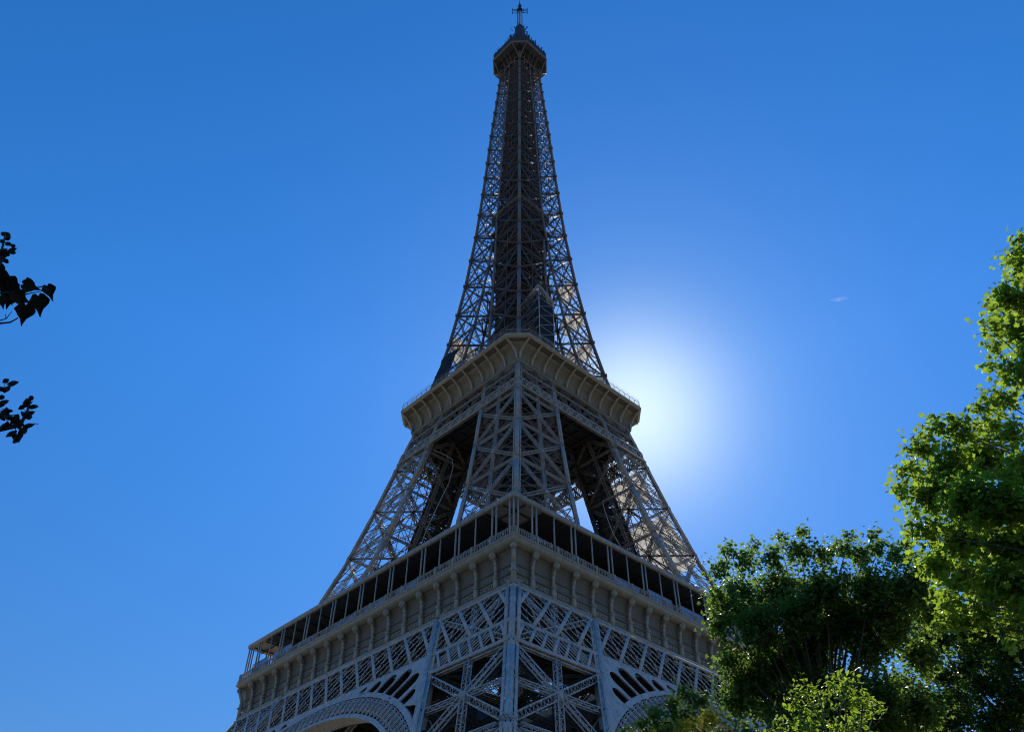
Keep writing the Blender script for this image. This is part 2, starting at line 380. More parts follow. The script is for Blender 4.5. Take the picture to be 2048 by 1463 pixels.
# --- upper shaft
up = MB(); upi = MB(); colU = {}
UZ = [118.2, 129.4, 140.1, 150.2, 160.9, 171, 180.7, 190.6, 200.2, 208.5, 216, 223.3, 230.7, 237.6, 244.3, 250.8, 256.3, 261.6, 266.6]
rot = lambda p, k: V3(*[(p[0], p[1], p[2]), (-p[1], p[0], p[2]), (-p[0], -p[1], p[2]), (p[1], -p[0], p[2])][k])
for z0, z1 in zip(UZ[:-1], UZ[1:]):
    w0, w1, d0, d1 = hw(z0), hw(z1), ins(z0), ins(z1)
    t = (z0 - 118) / 150; wd = .46 - .16 * t; ch = .09 - .02 * t; lc = .05
    split = d1 < w1 - .3
    for k in range(4):
        n = rot((0, -1, 0), k); off = -n * .3
        xs0 = [-w0, -w0 + d0, w0 - d0, w0]; xs1 = [-w1, -w1 + d1, w1 - d1, w1]
        bays = [(0, 1), (2, 3)]
        for a, b in bays:
            P = lambda x, z: rot((x, -hw(z), z), k) + off
            laced(up, P(xs0[a], z0), P(xs1[b], z1), wd * .8, .34, n, ch * .9, lc, step=wd * 1.3)
            laced(up, P(xs0[b], z0), P(xs1[a], z1), wd * .8, .34, n, ch * .9, lc, step=wd * 1.3)
            laced(up, P(xs1[a], z1), P(xs1[b], z1), wd * .8, .34, n, ch, lc)
            up.beam(P((xs0[a] + xs0[b]) / 2, z0), P((xs1[a] + xs1[b]) / 2, z1), .14, .14, n)
            for kk in (xs1[a], xs1[b]): up.beam(P(kk, z1 - .5), P(kk, z1 + .5), .9, .08, n)
            zm = (z0 + z1) / 2; xa = (xs0[a] + xs1[a]) / 2; xb = (xs0[b] + xs1[b]) / 2
            up.beam(P(xa, zm), P(xb, zm), .14, .14, n)
            up.beam(P(xa, zm), P((xs1[a] + xs1[b]) / 2, z1), .1, .1, n); up.beam(P(xb, zm), P((xs1[a] + xs1[b]) / 2, z1), .1, .1, n)
            up.beam(P(xa, zm), P((xs0[a] + xs0[b]) / 2, z0), .1, .1, n); up.beam(P(xb, zm), P((xs0[a] + xs0[b]) / 2, z0), .1, .1, n)
        if split:                      # the legs' inner sides while they are still apart
            for sgn in (-1, 1):
                P = lambda u, z: rot((sgn * (hw(z) - ins(z)), -(hw(z) - u * ins(z)), z), k)
                nn = rot((1, 0, 0), k)
                laced(upi, P(0, z0), P(1, z1), wd, .3, nn, ch, lc); laced(upi, P(1, z0), P(0, z1), wd, .3, nn, ch, lc); laced(upi, P(0, z1), P(1, z1), wd * .8, .3, nn, ch, lc)
            P = lambda s_, z: rot((s_ * (hw(z) - ins(z)), -hw(z), z), k)
            laced(up, P(-1, z1), P(1, z1), .5, .3, n, ch, lc)
        # columns
        c0 = rot((-w0 + .3, -w0 + .3, z0), k); c1 = rot((-w1 + .3, -w1 + .3, z1), k); colU.setdefault((k, 'c'), MB()).beam(c0, c1, .62 - .12 * t, .62 - .12 * t, (0, 1, 0))
        for s_ in ((-1, 1) if split else (0,)):
            x0 = s_ * (w0 - d0); x1 = s_ * (w1 - d1)
            if s_ == 0: x0 = 0 if d0 >= w0 - .3 else w0 - d0; x1 = 0
            colU.setdefault((k, s_), MB()).beam(rot((x0, -w0 + .25, z0), k), rot((x1, -w1 + .25, z1), k), .5 - .1 * t, .5 - .1 * t, (0, 1, 0))
            if split: colU.setdefault((k, s_, 'i'), MB()).beam(rot((x0, -w0 + d0, z0), k), rot((x1, -w1 + d1, z1), k), .5, .5, (0, 1, 0))
        # horizontal bracing at each node
        laced(upi, rot((-w1, -w1, z1), k), rot((0, 0, z1), k), .5, .25, (0, 0, 1), .1, .06)
        upi.beam(rot((0, -w1, z1), k), rot((-w1, 0, z1), k), .22, .22); upi.beam(rot((0, -w1, z1), k), rot((0, 0, z1), k), .25, .25)
        upi.beam(rot((-w1 / 2, -w1, z1), k), rot((-w1 / 2, 0, z1), k), .14, .14); upi.beam(rot((0, -w1, z0), k), rot((-w0 * .35, -w0 * .35, z1), k), .14, .14)
# lift cage and stairs in the middle
core = MB()
rn = random.Random(11)
for z in np.arange(118, 266, 2.1):
    r = min(4.4, hw(z) * .55)
    P = [(-r, -r), (r, -r), (r, r), (-r, r)]
    for i in range(4):
        a = P[i]; b = P[(i + 1) % 4]
        core.beam((*a, z), (*a, z + 2.1), .3, .3); core.beam((*a, z), (*b, z), .22, .22); core.beam((*a, z), (*b, z + 2.1), .14, .14); core.beam((*b, z), (*a, z + 2.1), .14, .14)
        core.beam((a[0] * .5 + b[0] * .5, a[1] * .5 + b[1] * .5, z), (0, 0, z + 1), .14, .14)
    for i in range(4):
        if rn.random() < (.85 if 168 < z < 191 else .38):
            a = P[i]; b = P[(i + 1) % 4]; u = rn.uniform(0, .3); core.beam((a[0] + (b[0] - a[0]) * u, a[1] + (b[1] - a[1]) * u, z + 1), (b[0], b[1], z + 1), .06, 1.9, (0, 0, 1))
    for s_ in (-1, 1):
        core.beam((s_ * r * .3, -r, z), (s_ * r * .3, r, z + 2.0), .9, .12)
    if rn.random() < .35: core.box((rn.uniform(-1, 1), rn.uniform(-1, 1), z + .5), 2.4, 2.4, .2)
core_me = core.build('lift_cage', M_DARK, TOWER)
pl = MB()
for z, hh in ((187.0, 2.4), (176.0, .3), (181.5, .3)):
    w = hw(z) * .66; pl.box((0, 0, z + hh / 2), 2 * w, 2 * w, hh)
pl.box((0, 0, 180), 2 * hw(180) * .56, 2 * hw(180) * .56, 15)
pf = pl.build('intermediate_floor', M_DARK, TOWER)
fb = MB()
for k in range(4):
    q = hw(189) * .66 + .1
    fb.beam(rot((-q, -q, 189.3), k), rot((q, -q, 189.3), k), .12, 1.3, (0, 0, 1))
fb.build('fascia', M_UP, pf)
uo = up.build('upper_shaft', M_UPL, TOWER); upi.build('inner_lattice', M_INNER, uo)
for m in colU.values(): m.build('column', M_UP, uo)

# ------------------------------------------------------------------ faces under the first gallery
ROT = [0, -pi / 2, pi, pi / 2]      # right-hand visible face, left-hand visible face, the two far ones
def inclined(a, z, out=0.0):
    return V3(a, -(hw(z) + out), z)
def girder(mir):
    """long lattice truss under the frieze: wide flat bars one way, thin bars the other"""
    m = MB(); mi = MB(); n = V3(0, -1, .45); n /= np.linalg.norm(n); loc_b = []
    zt, zb, zs = 51.2, 44.4, 41.1
    def P(a, z, o=0.0): return inclined(a * mir, z, o)
    wt = hw(zt); wb = hw(zb)
    # chords
    for z, h in ((zt, .5), (zb, .55)):
        w = hw(z); m.beam(P(-w, z, .05), P(w, z, .05), h, .25, n); m.beam(P(-w, z, -1.2), P(w, z, -1.2), h * .6, .2, n)
    pitch = 3.93
    for i in range(-13, 13):
        a0 = i * pitch + 1.2
        # wide bar: top at a0, 45 degrees
        def seg(aa, za, ab, zb_, wd, o, th=.08):
            mm = m if o > -.5 else mi
            # clip to |a| < hw - .8
            for u0, u1 in (clip(aa, za, ab, zb_),):
                if u1 - u0 > .05:
                    A0 = aa + (ab - aa) * u0; Z0 = za + (zb_ - za) * u0; A1 = aa + (ab - aa) * u1; Z1 = za + (zb_ - za) * u1
                    mm.beam(P(A0, Z0, o), P(A1, Z1, o), wd, th, n)
        def clip(aa, za, ab, zb_):
            us = np.linspace(0, 1, 41); ok = [abs(aa + (ab - aa) * u) < hw(za + (zb_ - za) * u) - .7 for u in us]
            good = [u for u, k in zip(us, ok) if k]
            return (good[0], good[-1]) if good else (0, 0)
        seg(a0, zt, a0 + 6.6, zb, .52, .12)
        seg(a0 + 2.6, zt, a0 - 4.0, zb, .15, .02)
        seg(a0 + .7, zt, a0 - 5.9, zb, .15, .02)
        seg(a0 + 1.2, zt, a0 + 1.0, zb, .15, -.06)
        seg(a0, zt, a0 + 6.6, zb, .3, -1.2); seg(a0 + 2.6, zt, a0 - 4.0, zb, .3, -1.2); seg(a0 + 1.0, zt, a0 + 1.0, zb, .3, -1.2)
        seg(a0 + .6, zt, a0 + 7.2, zb, .18, -2.2); seg(a0 + 3.0, zt, a0 - 3.6, zb, .18, -2.2)
        for u in np.linspace(.06, .94, 9):
            for (q0, q1) in ((a0 + 2.6, a0 - 4.0), (a0 + .7, a0 - 5.9)):
                aa = q0 + (q1 - q0) * u; z = zt + (zb - zt) * u
                if abs(aa) < hw(z) - 1.2: loc_b.append(P(aa, z, .16))
    # strip of small lattice across each leg
    for sgn in (-1, 1):
        wz = hw(zs); a_in = wz - 15.3; 
        m.beam(P(sgn * a_in, zs, .05), P(sgn * wz, zs, .05), .55, .25, n)
        for i in range(0, 12):
            q = hw(zb) - 15.6 + i * 1.97
            for (s0, s1, wd, o) in ((q, q + 2.7, .4, .12), (q + 2.9, q - .4, .16, .02), (q + 1.9, q - 1.4, .16, .02)):
                if mir_ok(s0, s1, zb, zs): 
                    if sgn < 0 : s0, s1 = -s1, -s0; m.beam(P(s0, zb, o), P(s1, zs, o), wd, .08, n)
                    else: m.beam(P(s0, zb, o), P(s1, zs, o), wd, .08, n)
    # the leg's inner edge flange running from the frieze down the side of the arch
    for sgn in (-1, 1):
        p0 = P(sgn * (hw(51.5) - 15.3), 51.5, .16); p1 = P(sgn * (hw(18) - 15.3), 18, .16)
        m.beam(p0, p1, .95, .12, n); m.beam(p0 + V3(0, .8, 0), p1 + V3(0, .8, 0), .5, 1.4, n)
    # near-corner posts of the belt
    for sgn in (-1, 1):
        p0 = P(sgn * (hw(51.4) - .95), 51.4, .14); p1 = P(sgn * (hw(41) - .95), 41, .14); m.beam(p0, p1, .5, .12, n)
    return m, mi, loc_b
def mir_ok(s0, s1, zb, zs):
    lo0, hi0 = hw(zb) - 15.2, hw(zb) - .7; lo1, hi1 = hw(zs) - 15.2, hw(zs) - .7
    return lo0 < s0 < hi0 and lo1 < s1 < hi1

# arch: circle in the inclined face plane (a, t), t measured up the slope from z = 8.2
SL = sqrt(1 + .5 ** 2)
def plane_pt(a, t, out=0.0):
    z = 8.2 + t / SL; return V3(a, -(hw(z) + out), z)
RO, RI = 40.3, 36.4
def arc(r, a0, a1, n): return [(r * sin(x), r * cos(x)) for x in np.linspace(a0, a1, n)]
TH = radians(56)
def arch_meshes():
    ring = MB(); lat = MB(); lati = MB(); lb = []
    for r0, r1, o in ((RO - .72, RO, .2), (RI, RI + .6, .2), (RO - .72, RO, -2.6), (RI, RI + .6, -2.6)):
        A = [plane_pt(*p, o) for p in arc(r0, -TH, TH, 97)]; B = [plane_pt(*p, o) for p in arc(r1, -TH, TH, 97)]
        A2 = [p + V3(0, .25, 0) for p in A]; B2 = [p + V3(0, .25, 0) for p in B]
        ring.strip(A, B); ring.strip(B2, A2); ring.strip(B, B2); ring.strip(A2, A)
    S1 = [plane_pt(*p, .15) for p in arc(RI + .02, -TH, TH, 97)]; S2 = [plane_pt(*p, -2.5) for p in arc(RI + .02, -TH, TH, 97)]
    ring.strip(S1, S2)
    S1 = [plane_pt(*p, .15) for p in arc(RO - .03, -TH, TH, 97)]; S2 = [plane_pt(*p, -2.5) for p in arc(RO - .03, -TH, TH, 97)]
    lati.strip(S2, S1)
    nb = 52
    for i in range(nb + 1):
        th = -TH + 2 * TH * i / nb; dth = 2 * TH / nb
        P = lambda r, x, o=0.08: plane_pt(r * sin(x), r * cos(x), o)
        n = V3(0, -1, .4); lat0 = lat
        for o in (.08, -2.4):
            lat = lat0 if o > 0 else lati
            lat.beam(P(RI + .5, th, o), P(RO - .6, th, o), .2, .16, n)
            if i < nb:
                tm = th + dth / 2
                lat.beam(P(RI + 1.3, tm - dth * .17, o), P(RO - 1.3, tm - dth * .17, o), .09, .1, n); lat.beam(P(RI + 1.3, tm + dth * .17, o), P(RO - 1.3, tm + dth * .17, o), .09, .1, n)
                pts = [P(RO - 1.35 + .42 * sin(x), tm + dth * .36 * cos(x), o) for x in np.linspace(0, pi, 6)]
                for a, b in zip(pts[:-1], pts[1:]): lat.beam(a, b, .1, .1, n)
                pts = [P(RI + 1.5 - .38 * sin(x), tm + dth * .36 * cos(x), o) for x in np.linspace(0, pi, 6)]
                for a, b in zip(pts[:-1], pts[1:]): lat.beam(a, b, .1, .1, n)
                lat.beam(P(RI + .65, th, o), P(RI + 1.15, tm, o), .09, .09, n); lat.beam(P(RI + .65, th + dth, o), P(RI + 1.15, tm, o), .09, .09, n)
                if o > 0: lb.append(P(RI + 1.2, tm, .2)); lb.append(P(RO - 1.1, th, .2)); lb.append(P((RI + RO) / 2, th, .2))
        lat = lat0
        lati.beam(P(RI + .7, th, .05), P(RO - .9, th, -2.4), .08, .08, n)
        lati.beam(P((RI + RO) / 2, th, .05), P((RI + RO) / 2, th, -2.4), .1, .1, n)
    for o in (.06,):
        for r in (RI + 1.15, RO - 1.3):
            A = [plane_pt(*p, o) for p in arc(r, -TH, TH, 97)]
            for a, b in zip(A[:-1], A[1:]): lat.beam(a, b, .1, .1, (0, -1, .4))
    return ring, lat, lati, lb

def spandrel_mesh():
    """plate between arch, girder and leg, pierced by round-ended slots (both halves in one 2D outline each)"""
    cu = bpy.data.curves.new('spandrel', 'CURVE'); cu.dimensions = '2D'; cu.fill_mode = 'BOTH'; cu.extrude = .12
    def spl(pts):
        s = cu.splines.new('POLY'); s.points.add(len(pts) - 1); s.use_cyclic_u = True
        for q, p in zip(s.points, pts): q.co = (p[0], p[1], 0, 1)
    tz_ = lambda z: (z - 8.2) * SL
    for sg in (-1, 1):
        top = []
        z_end = 31.5
        for z in np.linspace(44.2, z_end, 14): top.append((hw(z) - 15.5, tz_(z)))
        th1 = math.asin(min(.999, (hw(z_end) - 15.5) / RO))
        th0 = math.acos(tz_(44.2) / RO) if tz_(44.2) < RO else .03
        inner = [(RO * .998 * sin(x), RO * .998 * cos(x)) for x in np.linspace(min(th1, .82), max(th0, .04), 40)]
        # drop ring points that would cross the leg edge
        inner = [p for p in inner if p[0] < hw(8.2 + p[1] / SL) - 15.5]
        spl([(sg * x, y) for x, y in top + inner])
        slots = [((10.6, 43.62), (9.5, 43.25), .36), ((13.7, 43.35), (12.5, 42.55), .70), ((17.0, 43.2), (15.5, 41.8), .92), ((20.4, 42.9), (18.2, 40.7), .98), ((23.0, 41.5), (20.7, 39.4), .92), ((24.4, 38.9), (23.0, 37.7), .72)]
        for (x0, z0), (x1, z1), r in slots:
            r *= 1.28
            a = Vector((x0, tz_(z0))); b = Vector((x1, tz_(z1))); d = (a - b).normalized(); pr = Vector((-d.y, d.x))
            a = a - d * r * .55
            pts = [a + (pr * cos(t) + d * sin(t)) * r for t in np.linspace(0, pi, 9)] + [b + (-pr * cos(t) - d * sin(t)) * r for t in np.linspace(0, pi, 9)]
            spl([(sg * p.x, p.y) for p in pts])
    ob = bpy.data.objects.new('tmp', cu); COL.objects.link(ob)
    dg = bpy.context.evaluated_depsgraph_get(); me = bpy.data.meshes.new_from_object(ob.evaluated_get(dg))
    bpy.data.objects.remove(ob); bpy.data.curves.remove(cu)
    for v in me.vertices:
        p = plane_pt(v.co.x, v.co.y, .1 + v.co.z); v.co = p
    me.materials.clear(); me.materials.append(M_LOW); me.name = 'spandrel_plate'
    return me

ring_mb, lat_mb, lati_mb, lb_arch = arch_meshes()
ring_me = ring_mb.mesh('arch_ring', M_LOW); lat_me = lat_mb.mesh('arch_lattice', M_LOW)
span_me = spandrel_mesh(); lati_me = lati_mb.mesh('inner_lattice', M_INNER)
web_me = []     # webs standing behind the slotted plate
for sg in (-1, 1):
    for (x0, z0), (x1, z1) in (((12.3, 43.9), (10.9, 42.6)), ((15.4, 43.8), (13.9, 42.3)), ((18.7, 43.7), (16.7, 41.4)), ((21.9, 43.0), (19.4, 40.2)), ((23.9, 40.9), (21.8, 38.6)), ((25.2, 38.0), (24.2, 36.8))):
        web = MB(); web.beam(inclined(sg * x0, z0, -.9), inclined(sg * x1, z1, -.9), .1, 1.8, (0, -1, .3)); web_me.append(web.mesh('web_plate', M_INNER))
    web = MB(); web.poly([inclined(sg * a, z, -2.0) for a, z in ((9, 44.2), (22.5, 44.2), (27.5, 34.0), (24, 36.4), (20, 39.4), (15, 41.9))], [tuple(range(6))]); web_me.append(web.mesh('back_plate', M_DARK))
gird = {}
for mir in (1, -1):
    g, gi, lb = girder(mir); gird[mir] = (g.mesh('truss_girder', M_LOW), lb, gi.mesh('inner_lattice', M_INNER))
for i, rz in enumerate(ROT):
    mir = -1 if i in (0, 2) else 1
    g = link('truss_girder', gird[mir][0], TOWER, rz); link('inner_lattice', gird[mir][2], g)
    b = MB(); [octa(b, c, .11) for c in gird[mir][1]]; tag(b.build('lamp_bulbs', M_BULB, g), kind='stuff')
    a = link('arch', lat_me, TOWER, rz); link('arch_ring', ring_me, a); link('inner_lattice', lati_me, a); s = link('spandrel_plate', span_me, a); [link(w_.name.split('.')[0], w_, a) for w_ in web_me]
    b = MB(); [octa(b, c, .11) for c in lb_arch]; tag(b.build('lamp_bulbs', M_BULB, a), kind='stuff')

# ------------------------------------------------------------------ first gallery
def ring_sweep(prof, mb, ch=None):
    """square ring with profile [(half width, z), ...]"""
    n = len(prof)
    if ch is None: loops = [[(-w, -w, z), (w, -w, z), (w, w, z), (-w, w, z)] for w, z in prof]
    else: loops = [[(-w + c, -w, z), (w - c, -w, z), (w, -w + c, z), (w, w - c, z), (w - c, w, z), (-w + c, w, z), (-w, w - c, z), (-w, -w + c, z)] for (w, z), c in zip(prof, ch)]
    m = len(loops[0]); vs = [v for L in loops for v in L]
    fs = [(i * m + k, i * m + (k + 1) % m, (i + 1) * m + (k + 1) % m, (i + 1) * m + k) for i in range(n - 1) for k in range(m)]
    mb.poly(vs, fs)
slab = MB()
# closed ring: walkway with its underside, cornice outside, opening in the middle
pr = [(13, 56.9), (34.6, 56.9), (35.7, 57.05), (36.15, 57.42), (36.15, 57.62), (36.0, 57.66), (36.0, 57.95), (36.1, 58.0), (36.1, 58.12), (35.3, 58.14), (13, 58.14), (13, 56.9)]
ring_sweep(pr, slab); 
first = slab.build('first_platform', M_COVE, TOWER)
gr = MB()
rot_ = lambda p, k: V3(*[(p[0], p[1], p[2]), (-p[1], p[0], p[2]), (-p[0], -p[1], p[2]), (p[1], -p[0], p[2])][k])
for s_ in (-1, 1):
    for a in np.linspace(-30, 30, 11):
        gr.beam((a, s_ * 13, 55.6), (a, s_ * 33, 55.6), .3, 2.0); gr.beam((s_ * 13, a, 55.6), (s_ * 33, a, 55.6), .3, 2.0)
for w in (13, 20, 27, 33):
    for s_ in (-1, 1): gr.beam((-w, s_ * w, 54.9), (w, s_ * w, 54.9), .3, 3.2); gr.beam((s_ * w, -w, 54.9), (s_ * w, w, 54.9), .3, 3.2)
for k in range(4):
    for a in (-1,): gr.beam(rot_((-32.6, -32.6, 54.2), k), rot_((32.6, -32.6, 54.2), k), .2, 5.2)  # dark plate added as a black backing behind the truss girder
gr.build('floor_girder', M_DARK, first)  # near-black girder colour includes the shade under the deck

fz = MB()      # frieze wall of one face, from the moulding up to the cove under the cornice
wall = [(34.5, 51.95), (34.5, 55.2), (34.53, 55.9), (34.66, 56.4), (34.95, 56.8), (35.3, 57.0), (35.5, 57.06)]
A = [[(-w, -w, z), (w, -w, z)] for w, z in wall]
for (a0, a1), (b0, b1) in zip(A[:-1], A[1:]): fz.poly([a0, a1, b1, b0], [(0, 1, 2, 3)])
def rail_face(mb, w, z, h, d):   # moulding along one face, square section
    mb.beam((-w, -w + d / 2, z), (w, -w + d / 2, z), d, h, (0, 0, 1))
fm = MB(); rail_face(fm, 35.12, 51.72, .36, .7); rail_face(fm, 34.98, 52.02, .22, .55); fm_me = fm.mesh('moulding', M_COVE)
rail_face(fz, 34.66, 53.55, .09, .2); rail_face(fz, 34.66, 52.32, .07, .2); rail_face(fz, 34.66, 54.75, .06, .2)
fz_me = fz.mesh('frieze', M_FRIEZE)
con = MB()     # one console: bracket foot, slender pilaster curving out, volute ball
con.box((0, -34.8, 52.75), .56, .62, 1.3); con.box((0, -34.85, 53.6), .68, .78, .22)
side = [(-34.98, 53.85), (-34.98, 54.6), (-35.05, 55.3), (-35.22, 55.9), (-35.5, 56.4)]
for (y0, z0), (y1, z1) in zip(side[:-1], side[1:]):
    con.beam((0, y0 + .12, z0), (0, y1 + .12, z1), .40, .36, (0, -1, 0)); con.beam((0, y0 + .5, z0), (0, y1 + .5, z1), .16, .9, (0, -1, 0))
con.poly([(-.06, y, z) for y, z in side] + [(-.06, -34.5, 56.9), (-.06, -34.5, 53.8)], [tuple(range(7))])
con.poly([(.06, y, z) for y, z in side] + [(.06, -34.5, 56.9), (.06, -34.5, 53.8)], [tuple(range(6, -1, -1))])
ball(con, (0, -35.55, 56.58), .52, 14, 9); con.box((0, -35.4, 57.0), .5, .9, .16)
for i in range(10):   # volute ridges
    t = 2 * pi * i / 10; con.beam((0 + .2 * cos(t), -36.03, 56.58 + .2 * sin(t)), (.36 * cos(t), -35.93, 56.58 + .36 * sin(t)), .06, .06)
con_me = con.mesh('console', M_COVE, smooth=False)
cp = MB(); cp.beam((-34.9, -34.9, 51.6), (-34.9, -34.9, 54.6), .5, .5, (0, 1, 0)); cp.beam((-34.9, -34.9, 54.6), (-35.45, -35.45, 56.4), .4, .4, (0, 1, 0))
cp.box((-34.95, -34.95, 53.5), .8, .8, .26); ball(cp, (-35.5, -35.5, 56.62), .46, 12, 8)
for q in range(8):
    t = 2 * pi * q / 8; cp.beam((-35.5 + .42 * cos(t), -35.5 + .42 * sin(t), 56.4), (-35.5 + .2 * cos(t), -35.5 + .2 * sin(t), 57.1), .1, .1)
cp.poly([(-34.45, -34.45, 53), (-35.1, -35.1, 53), (-35.1, -35.1, 55), (-35.5, -35.5, 56.5), (-35.4, -35.4, 57), (-34.45, -34.45, 57)], [(0, 1, 2, 3, 4, 5)])
cp_me = cp.mesh('corner_console', M_COVE)
NAMES = {0: 'SEGUIN LALANDE TRESCA PONCELET BRESSE LAGRANGE BELANGER CUVIER LAPLACE DULONG CHASLES LAVOISIER AMPERE CHEVREUL FLACHAT NAVIER LEGENDRE CHAPTAL'.split(),
         1: 'PETIT DAGUERRE WURTZ LE_VERRIER PERDONNET DELAMBRE MALUS BREGUET POLONCEAU DUMAS CLAPEYRON BORDA FOURIER BICHAT SAUVAGE PELOUZE CARNOT LAME'.split()}
def lettering(words):
    vs = []; out = []
    for i, w in enumerate(words):
        cu = bpy.data.curves.new('t', 'FONT'); cu.body = w.replace('_', ' '); cu.align_x = 'CENTER'; cu.size = .95; cu.extrude = .03
        ob = bpy.data.objects.new('t', cu); COL.objects.link(ob)
        me = bpy.data.meshes.new_from_object(ob.evaluated_get(bpy.context.evaluated_depsgraph_get()))
        xs = [v.co.x for v in me.vertices]; k = min(1.0, 2.7 / max(.1, (max(xs) - min(xs))))
        a = (i - 8.5) * 3.93
        me.transform(Matrix.Translation((a, -34.58, 52.6)) @ Matrix.Rotation(pi / 2, 4, 'X') @ Matrix.Diagonal((k, 1, 1, 1)))
        bpy.data.objects.remove(ob); bpy.data.curves.remove(cu); me.materials.clear(); me.materials.append(M_LETTER); me.name = 'lettering'; out.append(me)
    return out
M_LETTER = plain('letter_paint', (.40, .355, .26), .45)

bal = MB()     # balustrade of one face
w = 35.95
bal.beam((-w, -w, 59.22), (w, -w, 59.22), .14, .1); bal.beam((-w, -w, 58.28), (w, -w, 58.28), .12, .12); bal.beam((-w, -w, 59.0), (w, -w, 59.0), .07, .05)
for a in np.arange(-w + .1, w, .33): bal.beam((a, -w, 58.15), (a, -w, 59.2), .085, .06, (0, 1, 0))
for i in range(-9, 10): bal.beam((i * 3.93, -w - .02, 58.1), (i * 3.93, -w - .02, 59.36), .3, .22, (0, 1, 0))
bal_me = bal.mesh('balustrade', M_IRON)
roof = MB(); rafter = MB()
ring_sweep([(23, 64.5), (35.3, 64.32), (35.62, 64.3), (35.67, 65.0), (35.3, 65.06), (23, 65.3), (23, 64.5)], roof)
for s_ in (-1, 1):
    for a in np.arange(-33, 34, 3.93): rafter.beam((a, s_ * 24, 64.1), (a, s_ * 35.2, 64.05), .14, .24); rafter.beam((s_ * 24, a, 64.1), (s_ * 35.2, a, 64.05), .14, .24)
roof_o = roof.build('gallery_roof', M_IRON, TOWER)
rafter.build('rafters', M_DARK, roof_o)  # near-black rafters, the gallery shade put into their colour
ceil_ = MB(); ceil_.box((0, -29.6, 64.2), 59, 11.2, .12); ceil_me = ceil_.mesh('ceiling', M_BLACK)  # black sheet painting in the shade under the gallery roof
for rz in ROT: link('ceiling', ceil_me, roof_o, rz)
post1 = MB(); post1.beam((0, -35.35, 58.1), (0, -35.35, 64.3), .17, .17, (0, 1, 0))
post2 = MB()
for s_ in (-.42, .42): post2.beam((s_, -35.35, 58.1), (s_, -35.35, 64.3), .2, .2, (0, 1, 0)); post2.beam((s_, -35.35, 58.1), (s_, -35.35, 59.6), .34, .34, (0, 1, 0))
p1_me = post1.mesh('post', M_IRON); p2_me = post2.mesh('paired_post', M_IRON)
pc = MB()
for q in ((-35.35, -35.35), (-34.55, -35.35), (-35.35, -34.55)): pc.beam((*q, 58.1), (*q, 64.3), .19, .19, (0, 1, 0))
pc_me = pc.mesh('corner_post', M_IRON)
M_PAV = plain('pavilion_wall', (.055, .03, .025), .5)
M_PAVG, n_, l_, b_ = new_mat('pavilion_glass'); b_.inputs['Base Color'].default_value = (.02, .022, .025, 1); b_.inputs['Roughness'].default_value = .12
pav = MB(); pav.box((0, -26.5, 60.6), 34, 4.5, 4.9); pav_me = pav.mesh('pavilion', M_PAV)
pvg = MB(); pvg.box((0, -28.8, 60.5), 1.8, .06, 3.6)
pvg_me = pvg.mesh('window', M_PAVG)
for i, rz in enumerate(ROT):
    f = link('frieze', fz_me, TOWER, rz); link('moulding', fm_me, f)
    for j in range(-8, 9):
        c = link('console', con_me, f); c.location = (j * 3.93, 0, 0)
    link('corner_console', cp_me, f)
    if i in NAMES: [link('lettering', me, f) for me in lettering(NAMES[i])]
    link('balustrade', bal_me, TOWER, rz)
    for j in range(-8, 9):
        c = link('paired_post' if j % 2 == 0 else 'post', p2_me if j % 2 == 0 else p1_me, roof_o); c.matrix_local = Matrix.Rotation(rz, 4, 'Z') @ Matrix.Translation((j * 3.93, 0, 0))
    c = link('corner_post', pc_me, roof_o, rz)
    p = link('pavilion', pav_me, TOWER, rz); 
    for a in np.arange(-15, 16, 2.0): link('window', pvg_me, p).location = (a, 0, 0)
# glazed wind screens behind the balustrade
M_GLASS, n_, l_, b_ = new_mat('screen_glass')
b_.inputs['Base Color'].default_value = (.34, .50, .74, 1); b_.inputs['Roughness'].default_value = .3; b_.inputs['Alpha'].default_value = .9; b_.inputs['Specular IOR Level'].default_value = .9  # blue base colour paints in the reflected sky
def screens(face, spans):
    for a0, a1, z1 in spans:
        m = MB()
        m.beam((a0, -35.0, (58.2 + z1) / 2), (a1, -35.0, (58.2 + z1) / 2), .03, z1 - 58.2, (0, 0, 1))
        o = m.build('glass_screen', M_GLASS, TOWER, ROT[face])
        fr = MB(); fr.beam((a0, -35.0, z1), (a1, -35.0, z1), .06, .06)
        for a in np.linspace(a0, a1, max(2, int((a1 - a0) / 1.9) + 1)): fr.beam((a, -35.0, 58.2), (a, -35.0, z1), .06, .06, (0, 1, 0))
        fr.build('screen_frame', M_IRON, o)
screens(0, [(-15.4, -9.0, 60.0), (-7.2, -1.0, 60.6), (.6, 7.0, 60.6), (8.5, 15, 61.6), (16.4, 23, 62.2), (24, 33, 62.2)])
screens(1, [(-33.5, -28.6, 60.9), (-26.4, -20.6, 60.9), (-18.5, -12.8, 60.2), (-10, -1.5, 60.0), (0.5, 7.0, 60.0), (9, 14.5, 60.0)])

